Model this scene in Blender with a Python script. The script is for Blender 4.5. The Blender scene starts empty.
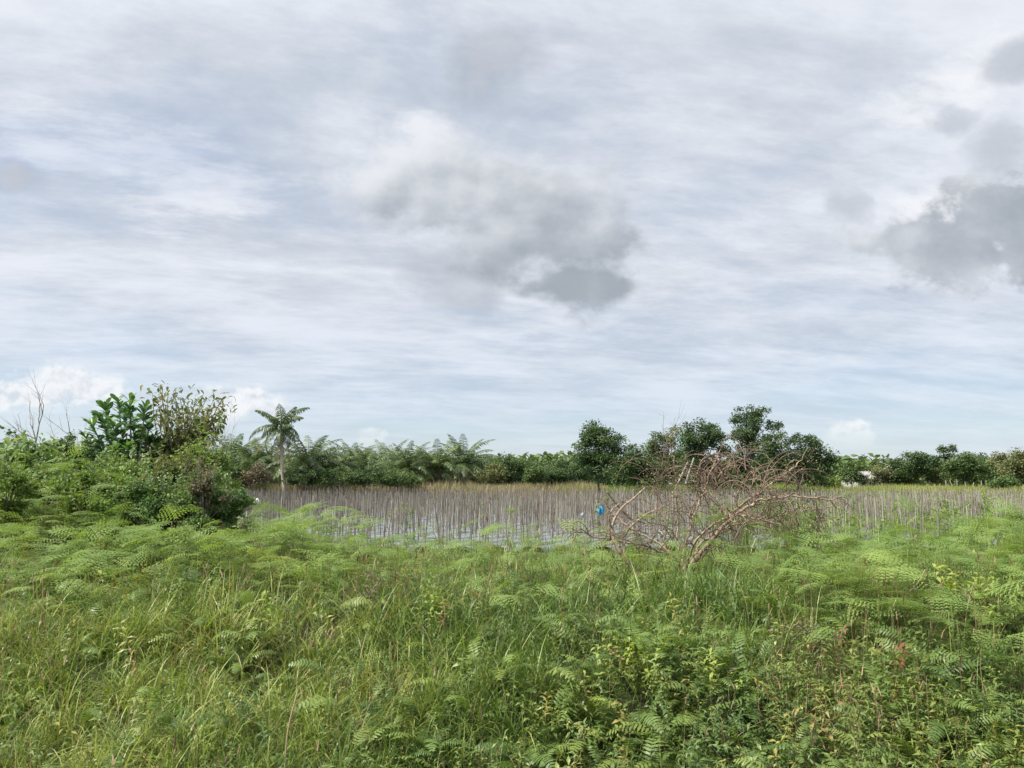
import bpy, math, random
import numpy as np
from mathutils import Vector, Matrix
random.seed(7); rng = np.random.default_rng(7)
R = math.radians
# ------------------------------------------------------------------ camera
sc = bpy.context.scene
F_PX, HOR, H_EYE = 770.0, 484.0, 2.3
PITCH = math.atan((HOR - 384) / F_PX)
cam_d = bpy.data.cameras.new("camera"); cam = bpy.data.objects.new("camera", cam_d)
sc.collection.objects.link(cam); sc.camera = cam
cam_d.sensor_width = 36; cam_d.lens = 36 * F_PX / 1024
cam_d.clip_start = 0.05; cam_d.clip_end = 6000
cam.location = (0, 0, H_EYE); cam.rotation_euler = (R(90) + PITCH, 0, 0)
# ------------------------------------------------------------------ exposure
sc.view_settings.view_transform = 'Standard'; sc.view_settings.look = 'None'
sc.view_settings.gamma = 1.0; sc.view_settings.use_curve_mapping = False
sc.view_settings.exposure = 0.70
sc.render.engine = 'CYCLES'
cy = sc.cycles
cy.max_bounces = 5; cy.diffuse_bounces = 2; cy.glossy_bounces = 2; cy.transmission_bounces = 3
cy.transparent_max_bounces = 4; cy.caustics_reflective = False; cy.caustics_refractive = False
cy.use_denoising = True
try: cy.denoiser = 'OPENIMAGEDENOISE'
except Exception: pass
cy.use_adaptive_sampling = True; cy.adaptive_threshold = 0.02
# ------------------------------------------------------------------ sun
SUN_EL, SUN_AZ = R(54), R(258)        # azimuth clockwise from +Y: high on the viewer's left
sl = bpy.data.lights.new("sun", 'SUN'); sl.energy = 4.6; sl.angle = R(5); sl.color = (1.0, 0.93, 0.80)
so = bpy.data.objects.new("sun", sl); sc.collection.objects.link(so)
sdir = Vector((math.sin(SUN_AZ) * math.cos(SUN_EL), math.cos(SUN_AZ) * math.cos(SUN_EL), math.sin(SUN_EL)))
so.rotation_euler = sdir.to_track_quat('Z', 'Y').to_euler(); so.location = (0, -10, 30)
# ------------------------------------------------------------------ sky
def pxdir(x, y):
    u = (x - 512) / F_PX; v = (384 - y) / F_PX
    yw = math.cos(PITCH) - v * math.sin(PITCH); zw = math.sin(PITCH) + v * math.cos(PITCH)
    return u / yw, zw / yw            # x/y and z/y of the world direction
class NT:
    def __init__(s, tree): s.t = tree; s.n = tree.nodes; s.l = tree.links; s.n.clear()
    def node(s, kind, **kw):
        n = s.n.new(kind)
        for k, v in kw.items(): setattr(n, k, v)
        return n
    def put(s, sock, v):
        if hasattr(v, 'is_output') or isinstance(v, bpy.types.NodeSocket): s.l.new(v, sock)
        else: sock.default_value = v
    def m(s, op, a, b=0.0, c=None, clamp=False):
        n = s.n.new('ShaderNodeMath'); n.operation = op; n.use_clamp = clamp
        s.put(n.inputs[0], a); s.put(n.inputs[1], b)
        if c is not None: s.put(n.inputs[2], c)
        return n.outputs[0]
    def ss(s, v, a, b, lo=0.0, hi=1.0):
        n = s.n.new('ShaderNodeMapRange'); n.interpolation_type = 'SMOOTHSTEP'
        s.put(n.inputs[0], v); n.inputs[1].default_value = a; n.inputs[2].default_value = b
        n.inputs[3].default_value = lo; n.inputs[4].default_value = hi
        return n.outputs[0]
    def xyz(s, x, y, z):
        n = s.n.new('ShaderNodeCombineXYZ'); s.put(n.inputs[0], x); s.put(n.inputs[1], y); s.put(n.inputs[2], z)
        return n.outputs[0]
    def noise(s, vec, scale, detail=4, rough=0.55, dist=0.0):
        n = s.n.new('ShaderNodeTexNoise'); s.l.new(vec, n.inputs['Vector'])
        n.inputs['Scale'].default_value = scale; n.inputs['Detail'].default_value = detail
        n.inputs['Roughness'].default_value = rough; n.inputs['Distortion'].default_value = dist
        return n.outputs['Fac'], n.outputs['Color']
    def mix(s, f, a, b):
        n = s.n.new('ShaderNodeMix'); n.data_type = 'RGBA'; s.put(n.inputs[0], f)
        for sock, v in ((n.inputs[6], a), (n.inputs[7], b)):
            s.put(sock, (*v, 1) if isinstance(v, tuple) and len(v) == 3 else v)
        return n.outputs[2]
w = bpy.data.worlds.new("World"); sc.world = w; w.use_nodes = True
N = NT(w.node_tree)
tc = N.node('ShaderNodeTexCoord').outputs['Generated']
sep = N.node('ShaderNodeSeparateXYZ'); N.l.new(tc, sep.inputs[0]); dx, dy, dz = sep.outputs
sky = N.node('ShaderNodeTexSky'); sky.sky_type = 'NISHITA'; sky.sun_disc = False
sky.sun_elevation = SUN_EL; sky.sun_rotation = SUN_AZ; sky.air_density = 1.0; sky.dust_density = 0.6; sky.ozone_density = 2.5
zz = N.m('MAXIMUM', dz, 0.0)
den = N.m('ADD', zz, 0.13)
px_ = N.m('DIVIDE', dx, den); py_ = N.m('DIVIDE', dy, den)
P = N.xyz(px_, py_, 0.0)                                # cloud sheet coordinates (flat layer overhead)
ca, sa = math.cos(R(14)), math.sin(R(14))
prx = N.m('ADD', N.m('MULTIPLY', px_, ca), N.m('MULTIPLY', py_, sa))
pry = N.m('SUBTRACT', N.m('MULTIPLY', py_, ca), N.m('MULTIPLY', px_, sa))
PS = N.xyz(N.m('MULTIPLY', prx, 0.72), pry, 3.1)
f1, _ = N.noise(PS, 1.5, 10, 0.62, 0.25)                  # wispy sheet
f2, _ = N.noise(N.xyz(px_, py_, 7.7), 0.9, 5, 0.5)       # broad patches
f3, _ = N.noise(N.xyz(N.m('MULTIPLY', prx, 0.5), pry, 11.3), 5.0, 10, 0.68, 0.15)
# direction plane coordinates for the cumulus
yy = N.m('MAXIMUM', dy, 0.02)
U = N.m('DIVIDE', dx, yy); W = N.m('DIVIDE', dz, yy)
UW = N.xyz(U, W, 0.0)
wn, wc = N.noise(UW, 3.2, 6, 0.58)
ws = N.node('ShaderNodeSeparateColor'); N.l.new(wc, ws.inputs[0])
Wd = N.m('MULTIPLY', W, 1.25)
nb, _ = N.noise(N.xyz(U, Wd, 4.0), 7.5, 8, 0.56)
nb2, _ = N.noise(N.xyz(N.m('ADD', U, -0.020), N.m('ADD', Wd, 0.026), 4.0), 7.5, 8, 0.56)
nc, _ = N.noise(N.xyz(U, Wd, 2.0), 24.0, 6, 0.58)
nc2, _ = N.noise(N.xyz(N.m('ADD', U, -0.007), N.m('ADD', Wd, 0.010), 2.0), 24.0, 6, 0.58)
nd, _ = N.noise(N.xyz(U, Wd, 6.0), 13.0, 9, 0.60)
relief = N.m('MULTIPLY', N.m('SUBTRACT', nb, nb2), 0.9)          # lit and shaded side of each billow
relief_c = N.m('MULTIPLY', N.m('SUBTRACT', nc, nc2), 2.2)
Uw = N.m('ADD', U, N.m('MULTIPLY', N.m('SUBTRACT', ws.outputs[0], 0.5), 0.16))
Ww = N.m('ADD', W, N.m('MULTIPLY', N.m('SUBTRACT', ws.outputs[1], 0.5), 0.13))
def ell(x, y, rx, ry, tilt=0.0):
    u0, w0 = pxdir(x, y); c, s_ = math.cos(R(tilt)), math.sin(R(tilt))
    du = N.m('SUBTRACT', Uw, u0); dw = N.m('SUBTRACT', Ww, w0)
    a = N.m('MULTIPLY', N.m('ADD', N.m('MULTIPLY', du, c), N.m('MULTIPLY', dw, s_)), F_PX / rx)
    b = N.m('MULTIPLY', N.m('SUBTRACT', N.m('MULTIPLY', dw, c), N.m('MULTIPLY', du, s_)), F_PX / ry)
    return N.m('SUBTRACT', 1.0, N.m('ADD', N.m('MULTIPLY', a, a), N.m('MULTIPLY', b, b)))
def union(lst):
    e = lst[0]
    for k in lst[1:]: e = N.m('MAXIMUM', e, k)
    return e
front = N.ss(dy, 0.05, 0.25)
nz = N.m('MULTIPLY', N.m('SUBTRACT', nb, 0.5), 2.2)
e_main = union([ell(450, 185, 128, 74, -8), ell(525, 215, 140, 82, -10), ell(575, 228, 84, 98, 0), ell(580, 288, 62, 30), ell(520, 240, 110, 52), ell(430, 150, 84, 44), ell(400, 190, 80, 50)])
e_right = union([ell(950, 252, 130, 50, 0), ell(1010, 212, 84, 60), ell(1050, 250, 110, 52)])
e_small = union([ell(840, 213, 34, 22), ell(18, 186, 42, 24), ell(495, 66, 70, 44, 30), ell(452, 284, 60, 34), ell(968, 118, 34, 22), ell(1010, 150, 50, 40), ell(1024, 60, 60, 30, 20)])
m_main = N.m('MULTIPLY', N.ss(N.m('ADD', e_main, N.m('MULTIPLY', N.m('SUBTRACT', nd, 0.5), 2.3)), -0.1, 0.75), front)
m_right = N.m('MULTIPLY', N.ss(N.m('ADD', e_right, N.m('MULTIPLY', N.m('SUBTRACT', nd, 0.5), 3.2)), -0.1, 0.60), front)
m_small = N.m('MULTIPLY', N.ss(N.m('ADD', e_small, N.m('MULTIPLY', nz, 1.3)), -0.1, 1.0), front)
# sheet colours
cover = N.ss(N.m('ADD', N.m('MULTIPLY', f1, 0.8), N.m('MULTIPLY', f2, 0.5)), 0.34, 0.70)
elev = N.ss(dz, 0.0, 0.30)
cover = N.m('ADD', N.m('MULTIPLY', cover, 0.42), N.m('ADD', 0.24, N.m('MULTIPLY', elev, 0.36)), clamp=True)
cover = N.m('ADD', cover, N.ss(dz, 0.06, 0.0, 0.0, 0.3), clamp=True)
tone = N.ss(N.m('ADD', N.m('MULTIPLY', f1, 0.55), N.m('MULTIPLY', f3, 0.45)), 0.36, 0.64)
GREY, MID, WHITE = (0.322, 0.358, 0.412), (0.410, 0.438, 0.490), (0.550, 0.570, 0.610)
sheet = N.mix(tone, GREY, WHITE)
sheet = N.mix(0.30, sheet, MID)
sheet = N.mix(N.ss(dz, 0.16, 0.0, 0.0, 0.6), sheet, (0.350, 0.415, 0.500))
e_br = union([ell(200, 205, 90, 34, 8), ell(90, 150, 120, 34, -8), ell(965, 70, 90, 34, 25), ell(940, 196, 50, 20, 15), ell(425, 128, 40, 22, -30)])
m_br = N.m('MULTIPLY', N.ss(N.m('ADD', e_br, N.m('MULTIPLY', N.m('SUBTRACT', f3, 0.5), 7.0)), -0.6, 1.6), front)
sheet = N.mix(N.m('MULTIPLY', m_br, 0.75), sheet, (0.580, 0.585, 0.605))
# bright glow added to out-of-view cloud around the sun, as soft fill light
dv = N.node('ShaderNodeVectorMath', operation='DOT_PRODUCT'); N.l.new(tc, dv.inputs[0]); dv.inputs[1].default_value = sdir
fill_glow = N.m('MULTIPLY', N.m('POWER', N.m('MAXIMUM', dv.outputs['Value'], 0.0), 9.0), 2.6)
CUM = (0.52, 0.52, 0.54)
e_cum = union([ell(856, 434, 30, 20), ell(845, 428, 16, 12), ell(868, 428, 14, 14), ell(243, 400, 52, 26, 10), ell(285, 408, 26, 16), ell(375, 434, 20, 8), ell(80, 385, 60, 26), ell(20, 400, 60, 18)])
nzc = N.m('MULTIPLY', N.m('SUBTRACT', nc, 0.5), 2.6)
m_cum = N.m('MULTIPLY', N.ss(N.m('ADD', e_cum, nzc), -0.1, 0.7), front)
m_cum = N.m('MULTIPLY', m_cum, N.ss(W, 0.035, 0.085))
shade_n, _ = N.noise(N.xyz(U, W, 9.0), 6.5, 4, 0.45)
shade_n = N.m('ADD', shade_n, N.m('MULTIPLY', N.m('SUBTRACT', N.m('SUBTRACT', W, N.m('MULTIPLY', U, 0.12)), 0.36), 0.5))
shade_n = N.m('ADD', N.m('MULTIPLY', shade_n, 0.8), N.m('ADD', relief, N.ss(N.m('SUBTRACT', W, N.m('MULTIPLY', U, 0.20)), 0.26, 0.52, 0.0, 0.30)))
shade_n = N.m('ADD', shade_n, N.m('MULTIPLY', N.m('SUBTRACT', 1.0, N.m('MAXIMUM', m_main, m_right)), 0.16))
dcol = N.mix(N.ss(shade_n, 0.12, 0.92), (0.205, 0.232, 0.265), (0.520, 0.535, 0.565))
b_sky = N.node('ShaderNodeBackground'); N.l.new(sky.outputs[0], b_sky.inputs[0]); b_sky.inputs[1].default_value = 0.095
col = sheet
col = N.mix(N.m('MULTIPLY', m_cum, 0.80), col, N.mix(N.ss(relief_c, -0.4, 0.2), (0.42, 0.44, 0.48), (0.62, 0.615, 0.615)))
col = N.mix(N.m('MULTIPLY', m_small, 0.60), col, N.mix(N.ss(relief, -0.3, 0.3), (0.235, 0.262, 0.305), (0.33, 0.35, 0.39)))
col = N.mix(N.m('MULTIPLY', m_right, 0.85), col, dcol)
col = N.mix(N.m('MULTIPLY', m_main, 0.88), col, dcol)
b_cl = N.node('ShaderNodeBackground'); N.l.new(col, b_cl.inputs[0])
N.put(b_cl.inputs[1], N.m('ADD', 1.0, fill_glow))
msh = N.node('ShaderNodeMixShader')
allm = N.m('MAXIMUM', N.m('MAXIMUM', cover, m_main), N.m('MAXIMUM', m_right, N.m('MAXIMUM', m_small, N.m('MULTIPLY', m_cum, 0.9))))
N.put(msh.inputs[0], allm); N.l.new(b_sky.outputs[0], msh.inputs[1]); N.l.new(b_cl.outputs[0], msh.inputs[2])
wo = N.node('ShaderNodeOutputWorld'); N.l.new(msh.outputs[0], wo.inputs[0])
w.cycles.sampling_method = 'MANUAL'; w.cycles.sample_map_resolution = 512
# ------------------------------------------------------------------ helpers
COL = sc.collection
def pt(x, y, d):
    u, ww = pxdir(x, y); return np.array((u * d, d, H_EYE + ww * d))
def wx(x, d): return pxdir(x, 480)[0] * d
class MB:
    """collects polygons (with a per-face tone t) and links them as one mesh object"""
    def __init__(s): s.v = []; s.f = []; s.n = 0
    def add(s, V, Fc, t):                 # V (n,3), Fc (m,k) one face size per call, t scalar or (m,)
        V = np.asarray(V, float).reshape(-1, 3); Fc = np.asarray(Fc, int)
        s.v.append(V); s.f.append((Fc + s.n, np.broadcast_to(np.asarray(t, float), (len(Fc),)).copy())); s.n += len(V)
    def arrays(s):
        return np.concatenate(s.v), s.f
    def mesh(s, name, mats, smooth=False):
        me = bpy.data.meshes.new(name)
        V = np.concatenate(s.v); me.vertices.add(len(V)); me.vertices.foreach_set('co', V.astype(np.float32).ravel())
        li, ls, tt = [], [], []
        st = 0
        for Fc, t in s.f:
            k = Fc.shape[1]; li.append(Fc.ravel()); ls.append(st + np.arange(len(Fc)) * k); st += Fc.size; tt.append(t)
        li = np.concatenate(li); ls = np.concatenate(ls); tt = np.concatenate(tt)
        me.loops.add(len(li)); me.loops.foreach_set('vertex_index', li.astype(np.int32))
        me.polygons.add(len(ls)); me.polygons.foreach_set('loop_start', ls.astype(np.int32))
        me.update(calc_edges=True)
        a = me.attributes.new('tone', 'FLOAT', 'FACE'); a.data.foreach_set('value', tt.astype(np.float32))
        if smooth: me.polygons.foreach_set('use_smooth', np.ones(len(ls), bool))
        for m in (mats if isinstance(mats, (list, tuple)) else [mats]): me.materials.append(m)
        return me
    def build(s, name, mat, parent=None, smooth=False, origin=None):
        if origin is not None:
            s.v = [v - np.asarray(origin, float) for v in s.v]
        o = bpy.data.objects.new(name, s.mesh(name, mat, smooth)); COL.objects.link(o)
        if parent is not None: o.parent = parent
        elif origin is not None: o.location = tuple(origin)
        return o
def tag(o, label=None, cat=None, group=None, kind=None):
    for k, v in (('label', label), ('category', cat), ('group', group), ('kind', kind)):
        if v: o[k] = v
    return o
def empty(name, loc, rz=0.0, label=None, cat=None, group=None):
    o = bpy.data.objects.new(name, None); COL.objects.link(o); o.location = tuple(loc); o.rotation_euler = (0, 0, rz)
    return tag(o, label, cat, group)
def copy_tree(o, parent=None):
    c = o.copy(); COL.objects.link(c)
    if parent is not None: c.parent = parent
    for ch in list(o.children): copy_tree(ch, c)
    return c
# materials ---------------------------------------------------------
def leafmat(name, ramp, trans=0.3, rough=0.55, spec=0.35, nscale=0.6, nmix=0.5, gain=1.32):
    m = bpy.data.materials.new(name); m.use_nodes = True; T = NT(m.node_tree)
    at = T.node('ShaderNodeAttribute', attribute_name='tone')
    tcn = T.node('ShaderNodeNewGeometry')
    n1, _ = T.noise(tcn.outputs['Position'], nscale, 3, 0.6)
    f = T.m('ADD', T.m('MULTIPLY', at.outputs['Fac'], 1 - nmix * 0.5), T.m('MULTIPLY', T.m('SUBTRACT', n1, 0.5), nmix * 1.6), clamp=False)
    f = T.m('ADD', f, nmix * 0.25, clamp=True)
    cr = T.node('ShaderNodeValToRGB'); T.put(cr.inputs[0], f)
    el = cr.color_ramp.elements
    while len(el) < len(ramp): el.new(0.5)
    for e, (p, c) in zip(el, ramp):
        if c[1] > c[0]:
            c = (c[0] * 1.10, c[1] * 0.98, c[2] * 0.92); lu = .3 * c[0] + .6 * c[1] + .1 * c[2]; c = tuple((v * .96 + lu * .04) * gain for v in c)
        e.position = p; e.color = (*c, 1)
    bs = T.node('ShaderNodeBsdfPrincipled'); T.l.new(cr.outputs[0], bs.inputs['Base Color'])
    bs.inputs['Roughness'].default_value = rough; bs.inputs['Specular IOR Level'].default_value = spec
    out = T.node('ShaderNodeOutputMaterial')
    if trans > 0:
        tr = T.node('ShaderNodeBsdfTranslucent')
        hs = T.node('ShaderNodeHueSaturation'); hs.inputs['Saturation'].default_value = 1.15; hs.inputs['Value'].default_value = 1.3
        hs.inputs['Hue'].default_value = 0.49
        T.l.new(cr.outputs[0], hs.inputs['Color']); T.l.new(hs.outputs[0], tr.inputs[0])
        mx = T.node('ShaderNodeMixShader'); mx.inputs[0].default_value = trans
        T.l.new(bs.outputs[0], mx.inputs[1]); T.l.new(tr.outputs[0], mx.inputs[2]); T.l.new(mx.outputs[0], out.inputs[0])
    else: T.l.new(bs.outputs[0], out.inputs[0])
    return m
def barkmat(name, c1, c2, scale=6.0):
    m = bpy.data.materials.new(name); m.use_nodes = True; T = NT(m.node_tree)
    g = T.node('ShaderNodeNewGeometry'); n1, _ = T.noise(g.outputs['Position'], scale, 5, 0.65)
    c = T.mix(T.ss(n1, 0.35, 0.65), c1, c2)
    bs = T.node('ShaderNodeBsdfPrincipled'); T.l.new(c, bs.inputs['Base Color']); bs.inputs['Roughness'].default_value = 0.85
    bs.inputs['Specular IOR Level'].default_value = 0.2
    bp = T.node('ShaderNodeBump'); bp.inputs['Strength'].default_value = 0.5; bp.inputs['Distance'].default_value = 0.01
    T.l.new(n1, bp.inputs['Height']); T.l.new(bp.outputs[0], bs.inputs['Normal'])
    out = T.node('ShaderNodeOutputMaterial'); T.l.new(bs.outputs[0], out.inputs[0]); return m
M = {}
M['grass'] = leafmat('grass_blades', [(0.0, (0.034, 0.075, 0.020)), (0.35, (0.085, 0.165, 0.036)), (0.62, (0.180, 0.270, 0.055)), (0.80, (0.27, 0.32, 0.10)), (0.93, (0.30, 0.23, 0.115)), (1.0, (0.33, 0.20, 0.11))], 0.28, 0.45, 0.45, 0.45, 0.45)
M['fern'] = leafmat('bracken', [(0.0, (0.050, 0.105, 0.030)), (0.4, (0.108, 0.190, 0.048)), (0.75, (0.172, 0.262, 0.070)), (0.92, (0.220, 0.240, 0.075)), (1.0, (0.26, 0.17, 0.08))], 0.35, 0.6, 0.25, 0.5, 0.45)
M['sword'] = leafmat('sword_fern_leaf', [(0.0, (0.060, 0.125, 0.035)), (0.5, (0.120, 0.210, 0.050)), (0.85, (0.19, 0.27, 0.06)), (1.0, (0.32, 0.30, 0.08))], 0.3, 0.45, 0.4, 0.8, 0.3, gain=1.05)
M['leafy'] = leafmat('broad_undergrowth', [(0.0, (0.040, 0.090, 0.028)), (0.4, (0.080, 0.150, 0.038)), (0.75, (0.15, 0.22, 0.05)), (0.88, (0.24, 0.26, 0.06)), (1.0, (0.27, 0.14, 0.08))], 0.3, 0.45, 0.4, 0.7, 0.4, gain=1.15)
M['dry'] = leafmat('dry_stalks', [(0.0, (0.15, 0.085, 0.055)), (0.5, (0.30, 0.195, 0.12)), (1.0, (0.46, 0.37, 0.25))], 0.15, 0.8, 0.2, 0.8, 0.3)
M['red'] = leafmat('red_leaf', [(0.0, (0.18, 0.09, 0.055)), (0.6, (0.30, 0.11, 0.07)), (1.0, (0.44, 0.12, 0.07))], 0.3, 0.5, 0.3)
M['yellow'] = leafmat('yellow_leaf', [(0.0, (0.13, 0.21, 0.04)), (0.6, (0.21, 0.29, 0.055)), (1.0, (0.33, 0.35, 0.09))], 0.35, 0.5, 0.3)
M['pink'] = leafmat('pink_petal', [(0.0, (0.55, 0.20, 0.36)), (1.0, (0.70, 0.32, 0.48))], 0.3, 0.5, 0.3)
M['glossy'] = leafmat('large_dark_leaf', [(0.0, (0.040, 0.105, 0.040)), (0.6, (0.070, 0.160, 0.050)), (1.0, (0.13, 0.24, 0.07))], 0.22, 0.35, 0.5, 0.8, 0.3)
M['olive'] = leafmat('olive_leaf', [(0.0, (0.060, 0.100, 0.035)), (0.5, (0.115, 0.155, 0.050)), (0.85, (0.19, 0.19, 0.075)), (1.0, (0.27, 0.18, 0.08))], 0.3, 0.5, 0.35, 0.9, 0.3)
M['shrub'] = leafmat('shrub_leaf', [(0.0, (0.034, 0.080, 0.030)), (0.5, (0.072, 0.135, 0.042)), (0.85, (0.14, 0.20, 0.06)), (1.0, (0.20, 0.19, 0.08))], 0.3, 0.5, 0.35, 0.9, 0.4, gain=1.8)
M['bright'] = leafmat('bright_leaf', [(0.0, (0.060, 0.130, 0.035)), (0.6, (0.12, 0.20, 0.045)), (1.0, (0.20, 0.27, 0.06))], 0.35, 0.5, 0.3, 0.9, 0.4)
M['brownleaf'] = leafmat('withered_leaf', [(0.0, (0.10, 0.090, 0.055)), (0.6, (0.18, 0.155, 0.095)), (1.0, (0.26, 0.22, 0.14))], 0.2, 0.8, 0.2)
M['tree_a'] = leafmat('tree_leaf_dark', [(0.0, (0.030, 0.068, 0.030)), (0.6, (0.055, 0.105, 0.038)), (1.0, (0.095, 0.145, 0.045))], 0.22, 0.6, 0.25, 0.35, 0.5, gain=1.2)
M['tree_b'] = leafmat('tree_leaf_mid', [(0.0, (0.046, 0.095, 0.036)), (0.6, (0.075, 0.135, 0.045)), (1.0, (0.13, 0.18, 0.055))], 0.25, 0.6, 0.25, 0.35, 0.5, gain=1.25)
M['tree_c'] = leafmat('tree_leaf_pale', [(0.0, (0.075, 0.110, 0.048)), (0.6, (0.125, 0.155, 0.065)), (1.0, (0.20, 0.19, 0.09))], 0.25, 0.6, 0.25, 0.35, 0.5)
M['palm'] = leafmat('palm_leaf', [(0.0, (0.036, 0.076, 0.032)), (0.6, (0.076, 0.128, 0.045)), (1.0, (0.14, 0.18, 0.065))], 0.22, 0.45, 0.4, 0.15, 0.4, gain=1.35)
M['palmdry'] = leafmat('palm_dry_frond', [(0.0, (0.13, 0.09, 0.055)), (1.0, (0.28, 0.21, 0.13))], 0.15, 0.8, 0.2)
M['stake'] = leafmat('stake_wood', [(0.0, (0.14, 0.12, 0.10)), (0.5, (0.275, 0.245, 0.21)), (0.85, (0.40, 0.365, 0.32)), (1.0, (0.52, 0.49, 0.44))], 0, 0.85, 0.15, 0.6, 0.3)
M['vine'] = leafmat('dead_vine', [(0.0, (0.12, 0.095, 0.075)), (0.6, (0.22, 0.18, 0.145)), (1.0, (0.34, 0.29, 0.22))], 0.1, 0.9, 0.1, 0.3, 0.4)
M['straw'] = leafmat('straw_grass', [(0.0, (0.17, 0.20, 0.07)), (0.5, (0.30, 0.27, 0.15)), (1.0, (0.42, 0.35, 0.23))], 0.25, 0.7, 0.2, 0.06, 0.8)
M['yfield'] = leafmat('yellow_green_grass', [(0.0, (0.12, 0.19, 0.045)), (0.5, (0.19, 0.25, 0.07)), (1.0, (0.28, 0.31, 0.12))], 0.3, 0.7, 0.2, 0.15, 0.5)
M['bark_tan'] = barkmat('dead_bark', (0.20, 0.148, 0.105), (0.44, 0.340, 0.245), 16)
M['twig'] = barkmat('dead_twig', (0.125, 0.084, 0.066), (0.26, 0.185, 0.145), 9)
M['bark'] = barkmat('bark', (0.10, 0.085, 0.07), (0.24, 0.21, 0.18), 5)
M['bark_coco'] = barkmat('palm_bark', (0.36, 0.30, 0.23), (0.56, 0.49, 0.40), 3)
M['bark_pale'] = barkmat('pale_bark', (0.26, 0.23, 0.20), (0.44, 0.41, 0.37), 5)
# tubes -------------------------------------------------------------
def tube(mb, path, radii, sides=6, t=0.5):
    path = np.asarray(path, float); n = len(path); radii = np.broadcast_to(np.asarray(radii, float), (n,))
    tan = np.gradient(path, axis=0); tan /= np.linalg.norm(tan, axis=1)[:, None] + 1e-9
    ref = np.array((0, 0, 1.0)) if abs(tan[:, 2]).mean() < 0.8 else np.array((0, 1.0, 0))
    a = np.cross(tan, ref); a /= np.linalg.norm(a, axis=1)[:, None] + 1e-9; b = np.cross(tan, a)
    an = np.arange(sides) * 2 * math.pi / sides
    V = path[:, None] + radii[:, None, None] * (np.cos(an)[None, :, None] * a[:, None] + np.sin(an)[None, :, None] * b[:, None])
    i = np.arange(n - 1)[:, None]; j = np.arange(sides)[None]; j2 = (j + 1) % sides
    Fc = np.stack([i * sides + j, i * sides + j2, (i + 1) * sides + j2, (i + 1) * sides + j], -1).reshape(-1, 4)
    mb.add(V, Fc, t)
    mb.add(V[-1], [list(range(sides))], t); mb.add(V[0], [list(range(sides))[::-1]], t)
def smooth_path(p, n):
    p = np.asarray(p, float)
    if len(p) < 3: return p
    out = []; q = np.vstack([2 * p[0] - p[1], p, 2 * p[-1] - p[-2]])
    for i in range(len(p) - 1):
        p0, p1, p2, p3 = q[i:i + 4]
        for t in np.linspace(0, 1, n, endpoint=False):
            out.append(0.5 * ((2 * p1) + (p2 - p0) * t + (2 * p0 - 5 * p1 + 4 * p2 - p3) * t ** 2 + (3 * p1 - p0 - 3 * p2 + p3) * t ** 3))
    out.append(p[-1]); return np.array(out)
def branchy(mb, p, d, length, rad, depth, rs, spread=0.6, grav=0.0, nseg=6, kids=3, tips=None, wob=0.12, sides=5, kl=0.62, ends=True):
    """recursive limb; collects tip points"""
    pts = [np.array(p, float)]; d = np.array(d, float); d /= np.linalg.norm(d)
    for k in range(nseg):
        d = d + rs.normal(0, wob, 3) + np.array((0, 0, grav)); d /= np.linalg.norm(d)
        pts.append(pts[-1] + d * length / nseg)
    pts = np.array(pts); rr = np.linspace(rad, rad * 0.42, nseg + 1)
    if depth == 0: rr[-1] = rad * 0.15
    tube(mb, pts, rr, sides if rad > 0.012 else 3, rs.random())
    if tips is not None and (depth == 0 or not ends): tips.extend([(pts[k], d) for k in range(nseg // 2, nseg + 1)] if depth == 0 else [(pts[-1], d)])
    if depth > 0:
        for k in range(kids):
            s = rs.uniform(0.35, 1.0) if k else 1.0
            i = min(nseg, max(1, int(round(s * nseg))))
            nd = d + rs.normal(0, spread, 3); nd[2] += 0.15
            branchy(mb, pts[i], nd, length * kl * rs.uniform(0.7, 1.2), rr[i] * 0.8, depth - 1, rs, spread, grav, nseg, kids, tips, wob, sides, kl)
# leaf scatter ------------------------------------------------------
def frames(N_, rs, up=0.5):
    """random orthonormal frames: length axis a, width axis b; normals biased upwards"""
    n = rs.normal(0, 1, (N_, 3)); n /= np.linalg.norm(n, axis=1)[:, None]; n[:, 2] = np.abs(n[:, 2]) + up; n /= np.linalg.norm(n, axis=1)[:, None]
    a = rs.normal(0, 1, (N_, 3)); a -= (a * n).sum(1)[:, None] * n; a /= np.linalg.norm(a, axis=1)[:, None]
    return a, np.cross(n, a), n
def leaves(mb, C, L, Wd, rs, t, up=0.5, axis=None, fold=0.18):
    """C (n,3) base points; each leaf two folded quads-as-tris (rhombus)"""
    n = len(C); a, b, nn = frames(n, rs, up)
    if axis is not None:
        a = axis + rs.normal(0, 0.25, (n, 3)); a /= np.linalg.norm(a, axis=1)[:, None]
        b = np.cross(nn, a); b /= np.linalg.norm(b, axis=1)[:, None] + 1e-9; nn = np.cross(a, b)
    L = np.broadcast_to(L, (n,))[:, None]; Wd = np.broadcast_to(Wd, (n,))[:, None]
    V = np.stack([C, C + a * L * 0.5 + b * Wd + nn * fold * Wd, C + a * L - nn * L * 0.12, C + a * L * 0.5 - b * Wd + nn * fold * Wd], 1)
    i = np.arange(n)[:, None] * 4
    Fc = np.concatenate([i + np.array([[0, 1, 2]]), i + np.array([[0, 2, 3]])], 0)
    tt = np.broadcast_to(t, (n,)); mb.add(V, Fc, np.concatenate([tt, tt]))
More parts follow.
